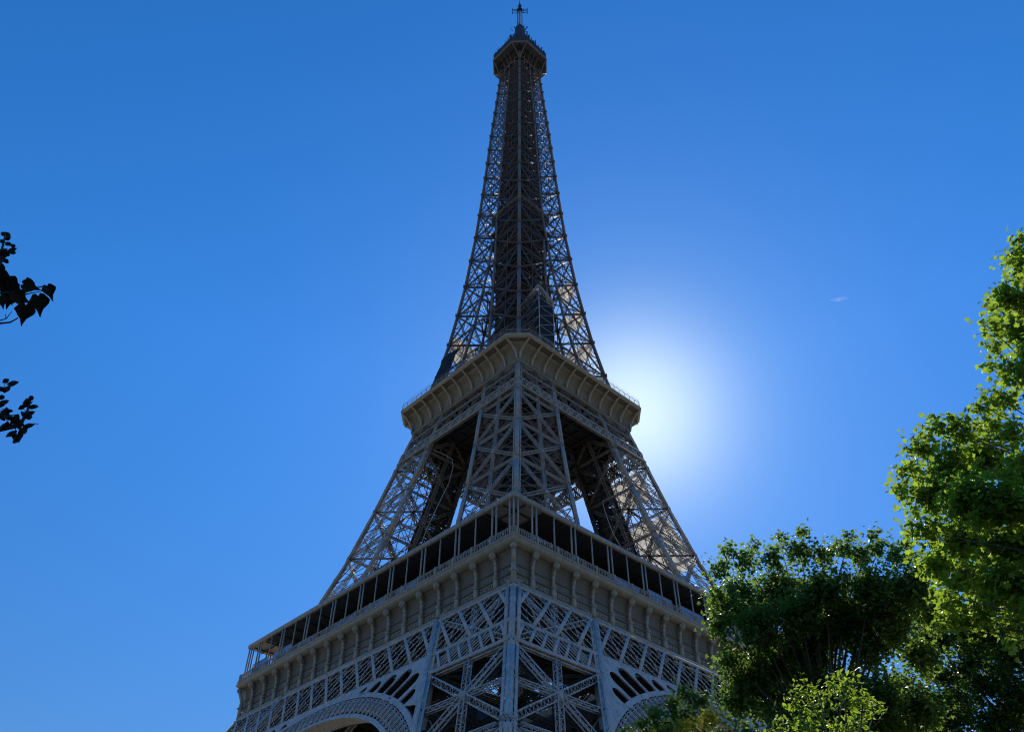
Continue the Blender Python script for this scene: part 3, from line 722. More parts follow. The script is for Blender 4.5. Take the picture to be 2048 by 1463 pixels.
# ------------------------------------------------------------------ second gallery
cove = MB()
pr = [(16.2, 113.0), (17.15, 113.0), (17.3, 113.15), (17.3, 113.45), (17.05, 113.55), (17.08, 114.5), (17.14, 115.0), (17.3, 115.5), (17.6, 116.0), (18.05, 116.4), (18.6, 116.72), (19.1, 116.93), (19.1, 117.05), (17.4, 117.1)]
ch = [0, .0, 0, 0, .02, .1, .15, .3, .6, 1.1, 1.6, 2.1, 2.1, .6]
ring_sweep(pr, cove, [max(c, 1e-3) for c in ch])
soff = MB(); ring_sweep([(17.5, 117.0), (17.6, 117.3), (20.4, 117.36)], soff, [.6, .7, 3.3])
rim = MB()
ring_sweep([(20.2, 117.28), (20.5, 117.25), (20.55, 117.55), (20.74, 117.62), (20.74, 117.98), (20.6, 118.1), (20.6, 118.22), (15, 118.3), (15, 117.4)], rim, [3.3, 3.4, 3.42, 3.456, 3.456, 3.4, 3.4, .01, .01])
cov_o = cove.build('cove', M_PANEL, TOWER); rim.build('rim', M_COVE, cov_o); soff.build('soffit', M_MIDIN, cov_o)  # panel and soffit colours carry the shade between the ribs
seam = MB()
rib = MB()
arcp = [(17.14, 113.5), (17.15, 114.3), (17.22, 114.8), (17.36, 115.25), (17.58, 115.7), (17.9, 116.1), (18.3, 116.45), (18.8, 116.78), (19.35, 117.05), (19.9, 117.25), (20.4, 117.36)]
arco = []          # outer edge of the rib, standing off the panel and meeting it at both ends
for i, (w_, z_) in enumerate(arcp):
    (wa, za), (wb, zb_) = arcp[max(i - 1, 0)], arcp[min(i + 1, len(arcp) - 1)]
    dw, dz = wb - wa, zb_ - za; q = sqrt(dw * dw + dz * dz); f_ = .25 + .4 * sin(pi * min(1, (i + .6) / (len(arcp) - .2)))
    arco.append((w_ + dz / q * f_, z_ - dw / q * f_))
n_ = len(arcp)
for x in (-.06, .06): rib.poly([(x, -w_, z_) for w_, z_ in arcp] + [(x, -w_, z_) for w_, z_ in arco], [(i, i + 1, n_ + i + 1, n_ + i) for i in range(n_ - 1)])
fl = []
for x, dd in ((-.2, 0), (.2, 0), (.2, .1), (-.2, .1)):
    fl.append([(x, -(w_ + (v[0] - w_) * (1 + dd)), z_ + (v[1] - z_) * (1 + dd)) for (w_, z_), v in zip(arcp, arco)])
for i in range(4): rib.strip(fl[i], fl[(i + 1) % 4])
rib.box((0, -17.5, 114.5), .46, .5, .16)
rib_me = rib.mesh('rib', M_COVE)
for k in range(4):
    for j in range(-5, 6):
        c = link('rib', rib_me, cov_o); c.matrix_local = Matrix.Rotation(k * pi / 2, 4, 'Z') @ Matrix.Translation((j * 3.4, 0, 0))
    R = lambda p: rot(p, k)
    for j in range(-15, 16):
        if j % 3 and abs(j) < 15:
            for (w0, z0), (w1, z1) in (((17.05, 113.55), (17.08, 114.6)), ((17.08, 114.6), (17.16, 115.2)), ((17.16, 115.2), (17.36, 115.75))): seam.beam(R((j * 3.4 / 3, -w0 + .01, z0)), R((j * 3.4 / 3, -w1 + .01, z1)), .06, .06, (0, 0, 1))
    seam.beam(R((-17.2, -17.42, 115.8)), R((17.2, -17.42, 115.8)), .12, .12)
    seam.build('seam', M_IRON, cov_o)
rl = MB()
for k in range(4):
    R = lambda p: rot(p, k); w = 20.5; c = 3.4
    pts = [R((-w + c, -w, 118.2)), R((w - c, -w, 118.2)), R((w, -w + c, 118.2))]
    for a, b in zip(pts[:-1], pts[1:]):
        L = np.linalg.norm(b - a); n = int(L / 1.7)
        for h in (.45, .9, 1.25): rl.beam(a + V3(0, 0, h), b + V3(0, 0, h), .05, .05)
        for i in range(n + 1):
            p = a + (b - a) * i / n; q = unit(-p * V3(1, 1, 0)); rl.beam(p, p + V3(0, 0, 1.3), .07, .07); rl.beam(p + V3(0, 0, 1.3), p + V3(0, 0, 2.0) + q * .5, .05, .05)
            rl.beam(p + V3(0, 0, 2.0) + q * .5, p + V3(0, 0, 2.1) + q * 1.0, .05, .05)
        rl.beam(a + V3(0, 0, 1.9), b + V3(0, 0, 1.9), .03, .03)
rl.build('railing', M_IRON, TOWER)
sl = MB()
sl.box((0, 0, 117.2), 33, 33, .4); sl.build('second_platform', M_DARK, TOWER)
ub = MB(); ub.box((0, 0, 107.9), 33.6, 33.6, .3)
for a in np.arange(-15, 16, 3): ub.beam((a, -16.5, 107.4), (a, 16.5, 107.4), .25, .8); ub.beam((-16.5, a, 107.2), (16.5, a, 107.2), .25, .5)
ub.build('floor_girder', M_DARK, TOWER)
# belt truss under the second gallery and the braced storey above it
belt = MB(); belti = MB()
for k in range(4):
    R = lambda a, z, o=0.0: rot((a, -(hw(z) + o), z), k); n = rot((0, -1, .2), k)
    for z in (104.9, 107.4):
        belt.beam(R(-hw(z), z, .05), R(hw(z), z, .05), .3, .3, n)
        belti.beam(R(-hw(z), z, -.5), R(hw(z), z, -.5), .2, .2, n)
    w = hw(106.2)
    for i in range(-13, 13):
        a = i * 1.42
        for o in (.08, -.5):
            bb = belt if o > 0 else belti
            if abs(a + .7) < w - .8:
                bb.beam(R(a, 105, o), R(a + 1.42, 107.3, o), .3, .08, n); bb.beam(R(a + 1.42, 105, o), R(a, 107.3, o), .22, .08, n)
                bb.beam(R(a, 106.15, o), R(a + 1.42, 106.15, o), .08, .08, n)
        if i % 2: belt.beam(R(a, 105, .12), R(a, 107.3, .12), .36, .08, n)
    # storey 107.4 - 113
    nodes = np.linspace(-16.6, 16.6, 9)
    for i in range(8):
        a, b = nodes[i] , nodes[i + 1]
        laced(belti, R(a, 107.5, -.1), R(b * .99, 113, -.1), .45, .3, n, .1, .06); laced(belti, R(b, 107.5, -.1), R(a * .99, 113, -.1), .45, .3, n, .1, .06)
        laced(belti, R(a, 107.5, -.2), R(a, 113, -.2), .4, .3, n, .1, .06)
        laced(belt, R(a, 110.4, .1), R(b, 110.4, .1), .4, .3, n, .1, .06)
        belti.beam(R(a, 112.9, -.4), R(a * .9, 108.2, -4), .25, .25); belti.beam(R(a, 107.6, -.4), R(a * .85, 112, -4), .2, .2)
        belti.beam(R(a, 112.9, -.2), R(a, 111.9, -3.5), .2, .35)
bto = belt.build('belt_truss', M_IRON, TOWER); belti.build('inner_lattice', M_MIDIN, bto)

# ------------------------------------------------------------------ summit
top = MB()
ring_sweep([(4.6, 272.6), (6.6, 273.4), (8.1, 273.95), (8.4, 274.2), (8.5, 274.4), (8.5, 275.0), (8.3, 275.1), (8.3, 277.7), (8.45, 277.8), (8.45, 278.1), (7.2, 278.6), (2.0, 279.2)], top, [1.0, 2.4, 3.6, 3.75, 3.81, 3.81, 3.7, 3.7, 3.8, 3.8, 3.2, .8])
ring_sweep([(5.6, 278.9), (5.6, 281.6), (5.9, 281.8), (5.9, 282.2), (3.4, 283.4), (2.6, 287), (2.2, 292.0), (2.3, 296.0), (1.7, 297), (1.5, 303.0), (.9, 304.2)], top, [2, 2, 2.1, 2.1, 1.2, .9, .8, .8, .6, .5, .3])
top_o = top.build('summit_cabin', M_SUMMIT, TOWER)
rimt = MB(); ring_sweep([(8.3, 274.1), (8.56, 274.3), (8.56, 274.85), (8.3, 274.95)], rimt, [3.7, 3.83, 3.83, 3.7]); rimt.build('rim', M_UP, top_o); cl_ = MB(); cl_.box((0, 0, 273.2), 13, 13, .2); cl_.build('ceiling', M_BLACK, top_o)  # black ceiling colour carries the shade under the summit
for k in range(4): pass
br = MB()
for k in range(4):
    br.beam(rot((-4.9, -4.9, 266.4), k), rot((-4.75, -4.75, 273.2), k), .5, .5, (0, 1, 0))
    for x in (-4.9, -2.5, 0, 2.5): br.beam(rot((x, -4.9, 266.4), k), rot((x * .97, -4.75, 273.2), k), .25, .25, (0, 1, 0))
    laced(br, rot((-4.9, -4.9, 266.4), k), rot((0, -4.8, 270.5), k), .4, .2, rot((0, -1, 0), k), .08, .05); laced(br, rot((4.9, -4.9, 266.4), k), rot((0, -4.8, 270.5), k), .4, .2, rot((0, -1, 0), k), .08, .05)
    br.beam(rot((-4.85, -4.85, 270.5), k), rot((4.85, -4.85, 270.5), k), .3, .2)
    for s_ in (-1, 1):
        pts = [(5.05, 5.0 * s_, 266.8), (5.3, 4.9 * s_, 268.6), (6.1, 4.75 * s_, 271.0), (7.2, 4.7 * s_, 273.0), (8.35, 4.69 * s_, 274.2)]
        for a, b in zip(pts[:-1], pts[1:]):
            br.beam(rot((a[1], -a[0] - .12, a[2] - .1), k), rot((b[1], -b[0] - .12, b[2] - .1), k), .3, .25, (0, 0, 1))
    for s_ in (-.33, 0, .33):
        pts = [(5.1, 5.0 * s_, 267.0), (5.5, 5 * s_, 268.9), (6.3, 5 * s_, 271.2), (7.3, 5 * s_, 273.1)]
        for a, b in zip(pts[:-1], pts[1:]): br.beam(rot((a[1], -a[0] - .05, a[2] - .05), k), rot((b[1], -b[0] - .05, b[2] - .05), k), .14, .14, (0, 0, 1))
br.build('bracket', M_UP, top_o)
ant = MB(); ra = random.Random(5)
for k in range(4):
    for i in range(22):
        a = ra.uniform(-4.4, 4.4); h = ra.uniform(.6, 2.6); o = ra.uniform(-.4, .25); z0 = 277.5 + ra.uniform(-.5, .8)
        b = rot((a, -8.3 - o * .3, z0), k); e = rot((a * 1.02 + ra.uniform(-.3, .3), -8.3 - o , z0 + h), k); ant.beam(b, e, .13, .13)
        if ra.random() < .15: ant.box(e, .35, .35, ra.uniform(.4, 1.0))
        if ra.random() < .4: m_ = (b + e) / 2; ant.beam(m_ - V3(.5, .2, 0), m_ + V3(.5, .2, 0), .08, .08)
    for i in range(14):
        a = ra.uniform(-3.4, 3.4); h = ra.uniform(1, 4); z0 = 281.5
        b = rot((a, -5.8, z0), k); e = rot((a + ra.uniform(-.3, .3), -6.3, z0 + h), k); ant.beam(b, e, .12, .12)
        if ra.random() < .2: ant.box(e, .4, .4, .5)
    for z0 in np.arange(284, 303, 1.3):
        r = float(np.interp(z0, [284, 292, 303], [3.4, 2.4, 1.6])); a = ra.uniform(-r, r)
        b = rot((a, -r, z0), k); e = rot((a, -r - ra.uniform(.3, 1.5), z0 + ra.uniform(0, .6)), k); ant.beam(b, e, .12, .12); ant.beam(e - V3(0, 0, .6), e + V3(0, 0, .7), .14, .14)
tag(ant.build('antenna_cluster', M_BLACK, top_o), kind='stuff')
mast = MB()
tube(mast, [(0, 0, 300), (0, 0, 317.4)], [.42, .38], 10)
mo = mast.build('mast', M_WHITE, top_o, smooth=True)
ml = MB()
for s_ in ((-.62, -.62), (.62, -.62), (.62, .62), (-.62, .62)): ml.beam((*s_, 302), (*s_, 317.6), .16, .16, (0, 1, 0))
for z in np.arange(303, 318, 2.2):
    for a, b in (((-.62, -.62), (.62, -.62)), ((.62, -.62), (.62, .62)), ((.62, .62), (-.62, .62)), ((-.62, .62), (-.62, -.62))): ml.beam((*a, z), (*b, z), .08, .08)
tube(ml, [(0, 0, 317.2), (0, 0, 319.6), (0, 0, 321), (0, 0, 323.5)], [.75, .62, .38, .3], 8)
ml.box((0, 0, 318.2), 1.5, 1.5, 1.6); ml.box((0, 0, 321.4), 1.1, 1.1, .5)
d45 = V3(1, -1, 0) / sqrt(2); e45 = V3(1, 1, 0) / sqrt(2)
for d in (d45, e45):
    for z in (315.6, 317.4, 318.6): ml.beam(V3(0, 0, z) - d * 2.9, V3(0, 0, z) + d * 2.9, .16, .16)
    for s_ in (-1, 1): ml.beam(d * 2.9 * s_ + V3(0, 0, 314.6), d * 2.9 * s_ + V3(0, 0, 319.6), .16, .16, (0, 1, 0)); ml.beam(d * 1.5 * s_ + V3(0, 0, 315.2), d * 1.5 * s_ + V3(0, 0, 318.8), .12, .12, (0, 1, 0))
    ml.beam(V3(0, 0, 321.4) - d * .9, V3(0, 0, 321.4) + d * .9, .12, .12)
ml.build('mast_frame', M_DARK, mo)

# ------------------------------------------------------------------ sheeting hung on the tower
def sheet_mat(name, c, trans):
    m, n, l, b = new_mat(name)
    tc = n.new('ShaderNodeTexCoord'); t = n.new('ShaderNodeTexNoise'); t.inputs['Scale'].default_value = .8; t.inputs['Detail'].default_value = 5
    l.new(tc.outputs['Object'], t.inputs['Vector'])
    r = n.new('ShaderNodeValToRGB'); r.color_ramp.elements[0].position = .3; r.color_ramp.elements[1].position = .7
    r.color_ramp.elements[0].color = (*[x * .75 for x in c], 1); r.color_ramp.elements[1].color = (*c, 1)
    l.new(t.outputs['Fac'], r.inputs[0])
    d = n.new('ShaderNodeBsdfDiffuse'); tr = n.new('ShaderNodeBsdfTranslucent'); mx = n.new('ShaderNodeMixShader'); mx.inputs[0].default_value = trans
    l.new(r.outputs[0], d.inputs[0]); l.new(r.outputs[0], tr.inputs[0]); l.new(d.outputs[0], mx.inputs[1]); l.new(tr.outputs[0], mx.inputs[2])
    l.new(mx.outputs[0], n['Material Output'].inputs[0])
    return m
M_CREAM = sheet_mat('cream_sheet', (.86, .83, .78), .75)
M_NET = sheet_mat('dark_net', (.045, .065, .085), .12)
def sheet(name, pts, mat, label, nu=14, nv=14, amp=.18, thick=.03):
    """wrinkled cloth between four corner points"""
    P = [Vector(p) for p in pts]; r_ = random.Random(len(label)); ph = [r_.uniform(0, 6) for _ in range(4)]
    nrm = (P[1] - P[0]).cross(P[3] - P[0]).normalized(); vs = []; fs = []
    for i in range(nu + 1):
        for j in range(nv + 1):
            u, v = i / nu, j / nv
            p = (P[0] * (1 - u) + P[1] * u) * (1 - v) + (P[3] * (1 - u) + P[2] * u) * v
            p += nrm * amp * (sin(9 * u + ph[0] + 3 * v) + .6 * sin(17 * v + ph[1] + 5 * u) + .5 * sin(23 * u + ph[2]))
            vs.append(p)
    for i in range(nu):
        for j in range(nv):
            a = i * (nv + 1) + j; fs.append((a, a + nv + 1, a + nv + 2, a + 1))
    n0 = len(vs); vs2 = [v + nrm * thick for v in vs]; fs2 = [tuple(n0 + i for i in f[::-1]) for f in fs]
    m = MB(); m.poly(vs + vs2, fs + fs2); o = m.build(name, mat, None, smooth=True)
    tag(o, label, 'sheeting'); return o
def TW(x, y, z): return (((x - y) / sqrt(2)), ((x + y) / sqrt(2)), z)      # tower axes -> world

# ------------------------------------------------------------------ ground
gm, gn, gl, gb = new_mat('ground_gravel')
t = gn.new('ShaderNodeTexNoise'); t.inputs['Scale'].default_value = .05; t.inputs['Detail'].default_value = 8
tcg = gn.new('ShaderNodeTexCoord'); gl.new(tcg.outputs['Object'], t.inputs['Vector'])
r = gn.new('ShaderNodeValToRGB'); r.color_ramp.elements[0].color = (.11, .10, .065, 1); r.color_ramp.elements[1].color = (.21, .18, .12, 1)
gl.new(t.outputs['Fac'], r.inputs[0]); gl.new(r.outputs[0], gb.inputs['Base Color']); gb.inputs['Roughness'].default_value = .9
g = MB(); g.poly([(8000 * cos(a), 8000 * sin(a), 0) for a in np.linspace(0, 2 * pi, 65)[:-1]], [tuple(range(64))])
tag(g.build('ground', gm), 'pale gravel ground of the park', 'ground', kind='structure')

# ------------------------------------------------------------------ trees
def leaf_mat(name, dark, light, tl, mixf):
    m, n, l, b = new_mat(name)
    ge = n.new('ShaderNodeNewGeometry'); r = n.new('ShaderNodeValToRGB')
    r.color_ramp.elements[0].color = (*dark, 1); r.color_ramp.elements[1].color = (*light, 1)
    l.new(ge.outputs['Random Per Island'], r.inputs[0]); l.new(r.outputs[0], b.inputs['Base Color'])
    b.inputs['Roughness'].default_value = .45; b.inputs['Specular IOR Level'].default_value = .14
    r2 = n.new('ShaderNodeValToRGB'); r2.color_ramp.elements[0].color = (*[x * .65 for x in tl], 1); r2.color_ramp.elements[1].color = (*tl, 1)
    l.new(ge.outputs['Random Per Island'], r2.inputs[0])
    t = n.new('ShaderNodeBsdfTranslucent'); l.new(r2.outputs[0], t.inputs[0])
    mx = n.new('ShaderNodeMixShader'); mx.inputs[0].default_value = mixf
    l.new(b.outputs[0], mx.inputs[1]); l.new(t.outputs[0], mx.inputs[2]); l.new(mx.outputs[0], n['Material Output'].inputs[0])
    return m
M_BARK = iron('bark', (.06, .05, .04), (.16, .14, .11), .9, 2.0, 12.0, .6)
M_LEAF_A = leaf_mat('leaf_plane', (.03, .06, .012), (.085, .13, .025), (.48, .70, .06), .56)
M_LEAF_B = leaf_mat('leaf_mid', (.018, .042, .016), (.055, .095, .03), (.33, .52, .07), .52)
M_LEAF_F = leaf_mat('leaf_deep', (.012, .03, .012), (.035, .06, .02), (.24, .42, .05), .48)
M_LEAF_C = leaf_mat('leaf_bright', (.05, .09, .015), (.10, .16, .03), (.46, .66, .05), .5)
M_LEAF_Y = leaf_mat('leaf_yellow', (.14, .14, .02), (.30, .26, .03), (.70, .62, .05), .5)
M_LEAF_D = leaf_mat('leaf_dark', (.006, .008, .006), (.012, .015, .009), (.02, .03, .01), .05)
MAPLE = np.array([(0, -.5), (.16, -.3), (.42, -.36), (.34, -.08), (.5, .12), (.24, .12), (.16, .3), (0, .55), (-.16, .3), (-.24, .12), (-.5, .12), (-.34, -.08), (-.42, -.36), (-.16, -.3)])
OVAL = np.array([(0, -.5), (.17, -.25), (.21, .05), (.12, .32), (0, .55), (-.12, .32), (-.21, .05), (-.17, -.25)])
def leaves(name, P, Nn, size, tmpl, mat, parent):
    n = len(P); m = len(tmpl)
    Nn = Nn / np.linalg.norm(Nn, axis=1, keepdims=True)
    r = rng.normal(size=(n, 3)); a = np.cross(Nn, r); a /= np.linalg.norm(a, axis=1, keepdims=True); b = np.cross(Nn, a)
    sz = size * rng.uniform(.6, 1.25, (n, 1, 1))
    fold = rng.uniform(.1, .5, (n, 1, 1))
    v = P[:, None, :] + sz * (a[:, None, :] * tmpl[None, :, :1] + b[:, None, :] * tmpl[None, :, 1:] + Nn[:, None, :] * fold * (np.abs(tmpl[None, :, :1]) - .15 - .4 * tmpl[None, :, 1:] ** 2))
    me = bpy.data.meshes.new(name)
    me.vertices.add(n * m); me.vertices.foreach_set('co', v.astype(np.float32).ravel())
    me.loops.add(n * m); me.loops.foreach_set('vertex_index', np.arange(n * m, dtype=np.int32))
    me.polygons.add(n); me.polygons.foreach_set('loop_start', np.arange(n, dtype=np.int32) * m); me.polygons.foreach_set('loop_total', np.full(n, m, np.int32))
    me.update(calc_edges=True); me.materials.append(mat)
    return link(name, me, parent)
def tree(name, label, base, clumps, leaf, dens, tmpl, mat, trunk_r, spine_top, group=None, limb=.05, crown='crown', thin=False):
    """clumps: [(centre, radius)]; every clump hangs on its own limb from the trunk, its twigs carry the leaves"""
    root = empty(name, base); tag(root, label, 'tree', group)
    base = Vector(base); top = Vector(spine_top)
    tr = MB()
    spine = [base + (top - base) * t + Vector((sin(t * 5) * .25, cos(t * 4) * .2, 0)) * (t > 0) for t in np.linspace(0, 1, 7)]
    tube(tr, [p - base for p in spine], [trunk_r * (1 - .75 * t) * (1.35 if t == 0 else 1) for t in np.linspace(0, 1, 7)], 9)
    tr.build('trunk', M_BARK, root, smooth=True)
    lm = MB(); PP = []; NN = []
    for c, r in clumps:
        c = Vector(c)
        zb = min(max((c.z - base.z) * .62 / max(.1, top.z - base.z), .25), 1.0)
        s0 = base + (top - base) * zb; mid_ = (s0 + c) / 2 + Vector((0, 0, .12 * (c - s0).length)) + Vector(rng.normal(size=3)) * .15
        L = (c - s0).length
        tube(lm, [s0 - base, mid_ - base, c - base], [limb + .003 * L, limb * .6 + .001 * L, .012], 5)
        dn = dens if r > (1.05 if leaf > .185 and 'plane' not in name else .78) or not thin else dens * .5
        nt_ = max(8, int(dn * r * r / leaf / leaf * .75))
        for _ in range(nt_):
            d = Vector(rng.normal(size=3)); d.z = d.z * .8 + .1; d.normalize(); ln = r * rng.uniform(.5, 1.15)
            if rng.random() < .12: d.z = abs(d.z) + .5; d.normalize(); ln *= 1.45
            e = c + d * ln + Vector((0, 0, -.06 * ln)); 
            if rng.random() < .15: tube(lm, [c - base, (c + e) / 2 + Vector(rng.normal(size=3)) * .05 * ln - base, e - base], [.018, .012, .005], 3)
            k = 9
            t = rng.uniform(.25, 1.05, (k, 1)); pts = np.array(c)[None] * (1 - t) + np.array(e)[None] * t + rng.normal(size=(k, 3)) * leaf * .75
            PP.append(pts); NN.append(np.array([0, 0, .8])[None] + np.array(d)[None] * .5 + rng.normal(size=(k, 3)) * .55)
    lm.build('limbs', M_BARK, root)
    PP = np.concatenate(PP) - np.array(base); NN = np.concatenate(NN)
    leaves(crown, PP, NN, leaf, tmpl, mat, root)
    return root, len(PP)
def clump_at(lst, dist, jit):
    out = []
    for px, py, r in lst:
        d = dist + rng.uniform(-jit, jit); p = at(px, py, d); rngm = (p - CAM).dot(FWD)
        out.append((p, r * rngm / FPX))
    return out
A = [(2052, 478, 26), (2035, 520, 34), (2065, 540, 50), (2012, 592, 36), (2045, 600, 45), (1985, 612, 24), (1978, 655, 22), (2018, 655, 42), (2065, 660, 50), (1990, 742, 24), (2030, 742, 32), (2075, 750, 40),
     (1965, 812, 28), (2002, 800, 34), (1880, 852, 32), (1922, 862, 42), (1985, 852, 42), (1842, 902, 42), (1900, 935, 55), (1972, 922, 58), (2042, 945, 52), (1818, 950, 30), (1862, 992, 55), (1942, 1002, 66), (2022, 1012, 66), (1800, 988, 20),
     (1848, 1062, 44), (1922, 1082, 64), (2012, 1092, 68), (1866, 1130, 38), (1932, 1160, 55), (2022, 1170, 68), (1896, 1190, 32), (1962, 1225, 42), (2042, 1245, 52), (1935, 1248, 18),
     (1990, 700, 18), (2050, 705, 26), (2020, 870, 30), (1880, 1130, 40), (1900, 1240, 40), (1990, 1180, 60), (2130, 600, 85), (2140, 770, 95), (2130, 930, 100), (2140, 1090, 110), (2150, 1250, 100), (2260, 560, 120), (2270, 780, 130), (2280, 1000, 140), (2280, 1220, 120), (2400, 700, 140), (2410, 1000, 150)]
b0 = at(2330, 900, 26); nleaf = 0
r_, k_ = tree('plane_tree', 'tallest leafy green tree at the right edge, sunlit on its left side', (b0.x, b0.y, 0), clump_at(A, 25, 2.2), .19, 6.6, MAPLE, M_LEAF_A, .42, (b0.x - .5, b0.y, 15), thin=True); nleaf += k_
B = [(1440, 1142, 30), (1455, 1100, 20), (1490, 1122, 34), (1508, 1092, 17), (1545, 1112, 32), (1560, 1078, 15), (1600, 1104, 38), (1605, 1066, 17), (1650, 1112, 36), (1690, 1098, 28), (1698, 1074, 13), (1725, 1112, 34), (1760, 1092, 26), (1746, 1068, 11), (1800, 1112, 33), (1822, 1084, 18),
     (1432, 1190, 28), (1480, 1190, 52), (1560, 1180, 58), (1650, 1180, 58), (1740, 1180, 58), (1822, 1180, 58), (1442, 1250, 36), (1520, 1260, 62), (1610, 1260, 62), (1700, 1250, 52), (1790, 1262, 52),
     (1462, 1320, 40), (1540, 1340, 62), (1630, 1335, 52), (1715, 1345, 30), (1800, 1370, 48), (1480, 1400, 55), (1570, 1425, 66), (1680, 1440, 62), (1790, 1450, 62), (1650, 1270, 60), (1745, 1300, 50), (1590, 1300, 60), (1760, 1400, 60), (1640, 1390, 60), (1500, 1360, 60), (1840, 1310, 50), (1840, 1420, 60), (1840, 1150, 40), (1860, 1220, 55), (1770, 1230, 60), (1680, 1230, 60), (1600, 1230, 60), (1520, 1220, 55), (1460, 1225, 45), (1700, 1400, 60), (1740, 1440, 55), (1600, 1450, 60), (1480, 1500, 60), (1600, 1520, 80), (1740, 1530, 80)]
b0 = at(1640, 1400, 38)
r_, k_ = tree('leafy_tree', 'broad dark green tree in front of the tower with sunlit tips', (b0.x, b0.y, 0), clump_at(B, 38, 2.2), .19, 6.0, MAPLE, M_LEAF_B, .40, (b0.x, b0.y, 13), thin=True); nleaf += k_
F_ = [(1870, 1280, 55), (1950, 1292, 58), (2035, 1310, 58), (1880, 1350, 34), (1960, 1372, 40), (2045, 1385, 50), (1905, 1440, 52), (1990, 1455, 55), (2070, 1460, 60), (1860, 1470, 50), (1870, 1230, 45), (1930, 1250, 55), (2000, 1270, 55), (1930, 1340, 45), (2000, 1345, 40), (1920, 1400, 50), (2020, 1420, 50), (1870, 1410, 45), (2110, 1330, 80), (2130, 1450, 90), (1950, 1540, 80), (2080, 1560, 90)]
b0 = at(2010, 1400, 45)
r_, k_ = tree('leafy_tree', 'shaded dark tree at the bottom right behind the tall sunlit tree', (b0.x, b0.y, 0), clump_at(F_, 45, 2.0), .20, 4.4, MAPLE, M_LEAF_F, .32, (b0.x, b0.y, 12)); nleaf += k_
Cc = [(1588, 1402, 24), (1612, 1385, 20), (1640, 1392, 24), (1668, 1372, 18), (1692, 1362, 22), (1690, 1400, 34), (1642, 1432, 40), (1726, 1404, 22), (1578, 1446, 32), (1702, 1448, 44), (1748, 1424, 18), (1620, 1480, 50), (1700, 1500, 55), (1560, 1500, 40)]
b0 = at(1650, 1440, 15)
r_, k_ = tree('young_tree', 'small bright yellow green tree in front at the bottom edge', (b0.x, b0.y, 0), clump_at(Cc, 15, .6), .105, 2.2, OVAL, M_LEAF_C, .09, (b0.x, b0.y, 4.6), limb=.02); nleaf += k_
D = [(1372, 1388, 20), (1402, 1402, 26), (1345, 1412, 26), (1312, 1432, 24), (1282, 1450, 20), (1366, 1440, 34), (1425, 1440, 24), (1330, 1470, 36), (1252, 1466, 16), (1290, 1500, 40), (1370, 1510, 50)]
b0 = at(1350, 1440, 55)
r_, k_ = tree('leafy_tree', 'dark green tree top in front of the right arch', (b0.x, b0.y, 0), clump_at(D, 55, 1.5), .26, 3.6, MAPLE, M_LEAF_B, .25, (b0.x, b0.y, 14)); nleaf += k_
Y = [(1408, 1442, 13), (1424, 1436, 12), (1416, 1428, 9), (1412, 1462, 14), (1358, 1452, 10), (1374, 1448, 9), (1420, 1490, 18), (1380, 1485, 16)]
b0 = at(1405, 1440, 42)
r_, k_ = tree('young_tree', 'small yellow leaved tree beside the right arch at the bottom edge', (b0.x, b0.y, 0), clump_at(Y, 42, .5), .22, 3.4, OVAL, M_LEAF_Y, .08, (b0.x, b0.y, 8.0), limb=.02); nleaf += k_
print('leaves', nleaf)

# the near tree whose twigs reach in from the left
HEART = np.array([(0, -.36), (.10, -.5), (.27, -.47), (.38, -.30), (.52, -.12), (.40, .02), (.30, .20), (.16, .38), (.10, .58), (.02, .86), (-.05, .60), (-.14, .36), (-.27, .22), (-.42, .06), (-.50, -.14), (-.38, -.32), (-.26, -.47), (-.10, -.5)])
DL = 7.0
L = lambda zx, zy, d=0.0: at(zx / 3.05, 440 + zy / 3.05, DL + d)
b0 = at(-900, 800, 7.5); near = empty('broadleaf_tree', (b0.x, b0.y, 0)); B0 = Vector((b0.x, b0.y, 0))
tag(near, 'near tree reaching in at the left edge with dark large leaved twigs', 'tree')
tr = MB(); tube(tr, [(0, 0, 0), (.1, .1, 2.5), (0, .2, 4.4), (.15, .1, 6.3)], [.20, .16, .13, .06], 10); tr.build('trunk', M_BARK, near, smooth=True)
tw = MB()
def twig(pts, r0, r1):
    pts = [p - B0 for p in pts]; tube(tw, pts, list(np.linspace(r0, r1, len(pts))), 5)
# upper spray
twig([B0 + Vector((.1, .1, 6.2)), L(-420, 700), L(-150, 600), L(-40, 450), L(0, 300), L(12, 180), L(35, 70)], .05, .004)
twig([L(-150, 620), L(0, 630), L(60, 624), L(110, 596)], .012, .006); twig([L(0, 612), L(40, 600), L(72, 556)], .006, .003); twig([L(36, 600), L(34, 575)], .004, .003)
twig([L(-40, 450), L(60, 440), L(150, 425), L(260, 405), L(300, 430)], .012, .004); twig([L(90, 470), L(190, 445), L(262, 433)], .008, .003)
for a, b in (((5, 240), (28, 246)), ((8, 210), (45, 205)), ((12, 185), (72, 188)), ((20, 150), (82, 158)), ((15, 130), (50, 146)), ((25, 100), (48, 108)), ((28, 90), (48, 92)), ((30, 90), (18, 84)), ((150, 420), (173, 368)), ((190, 400), (214, 378))): twig([L(*a), L(*b)], .004, .0025)
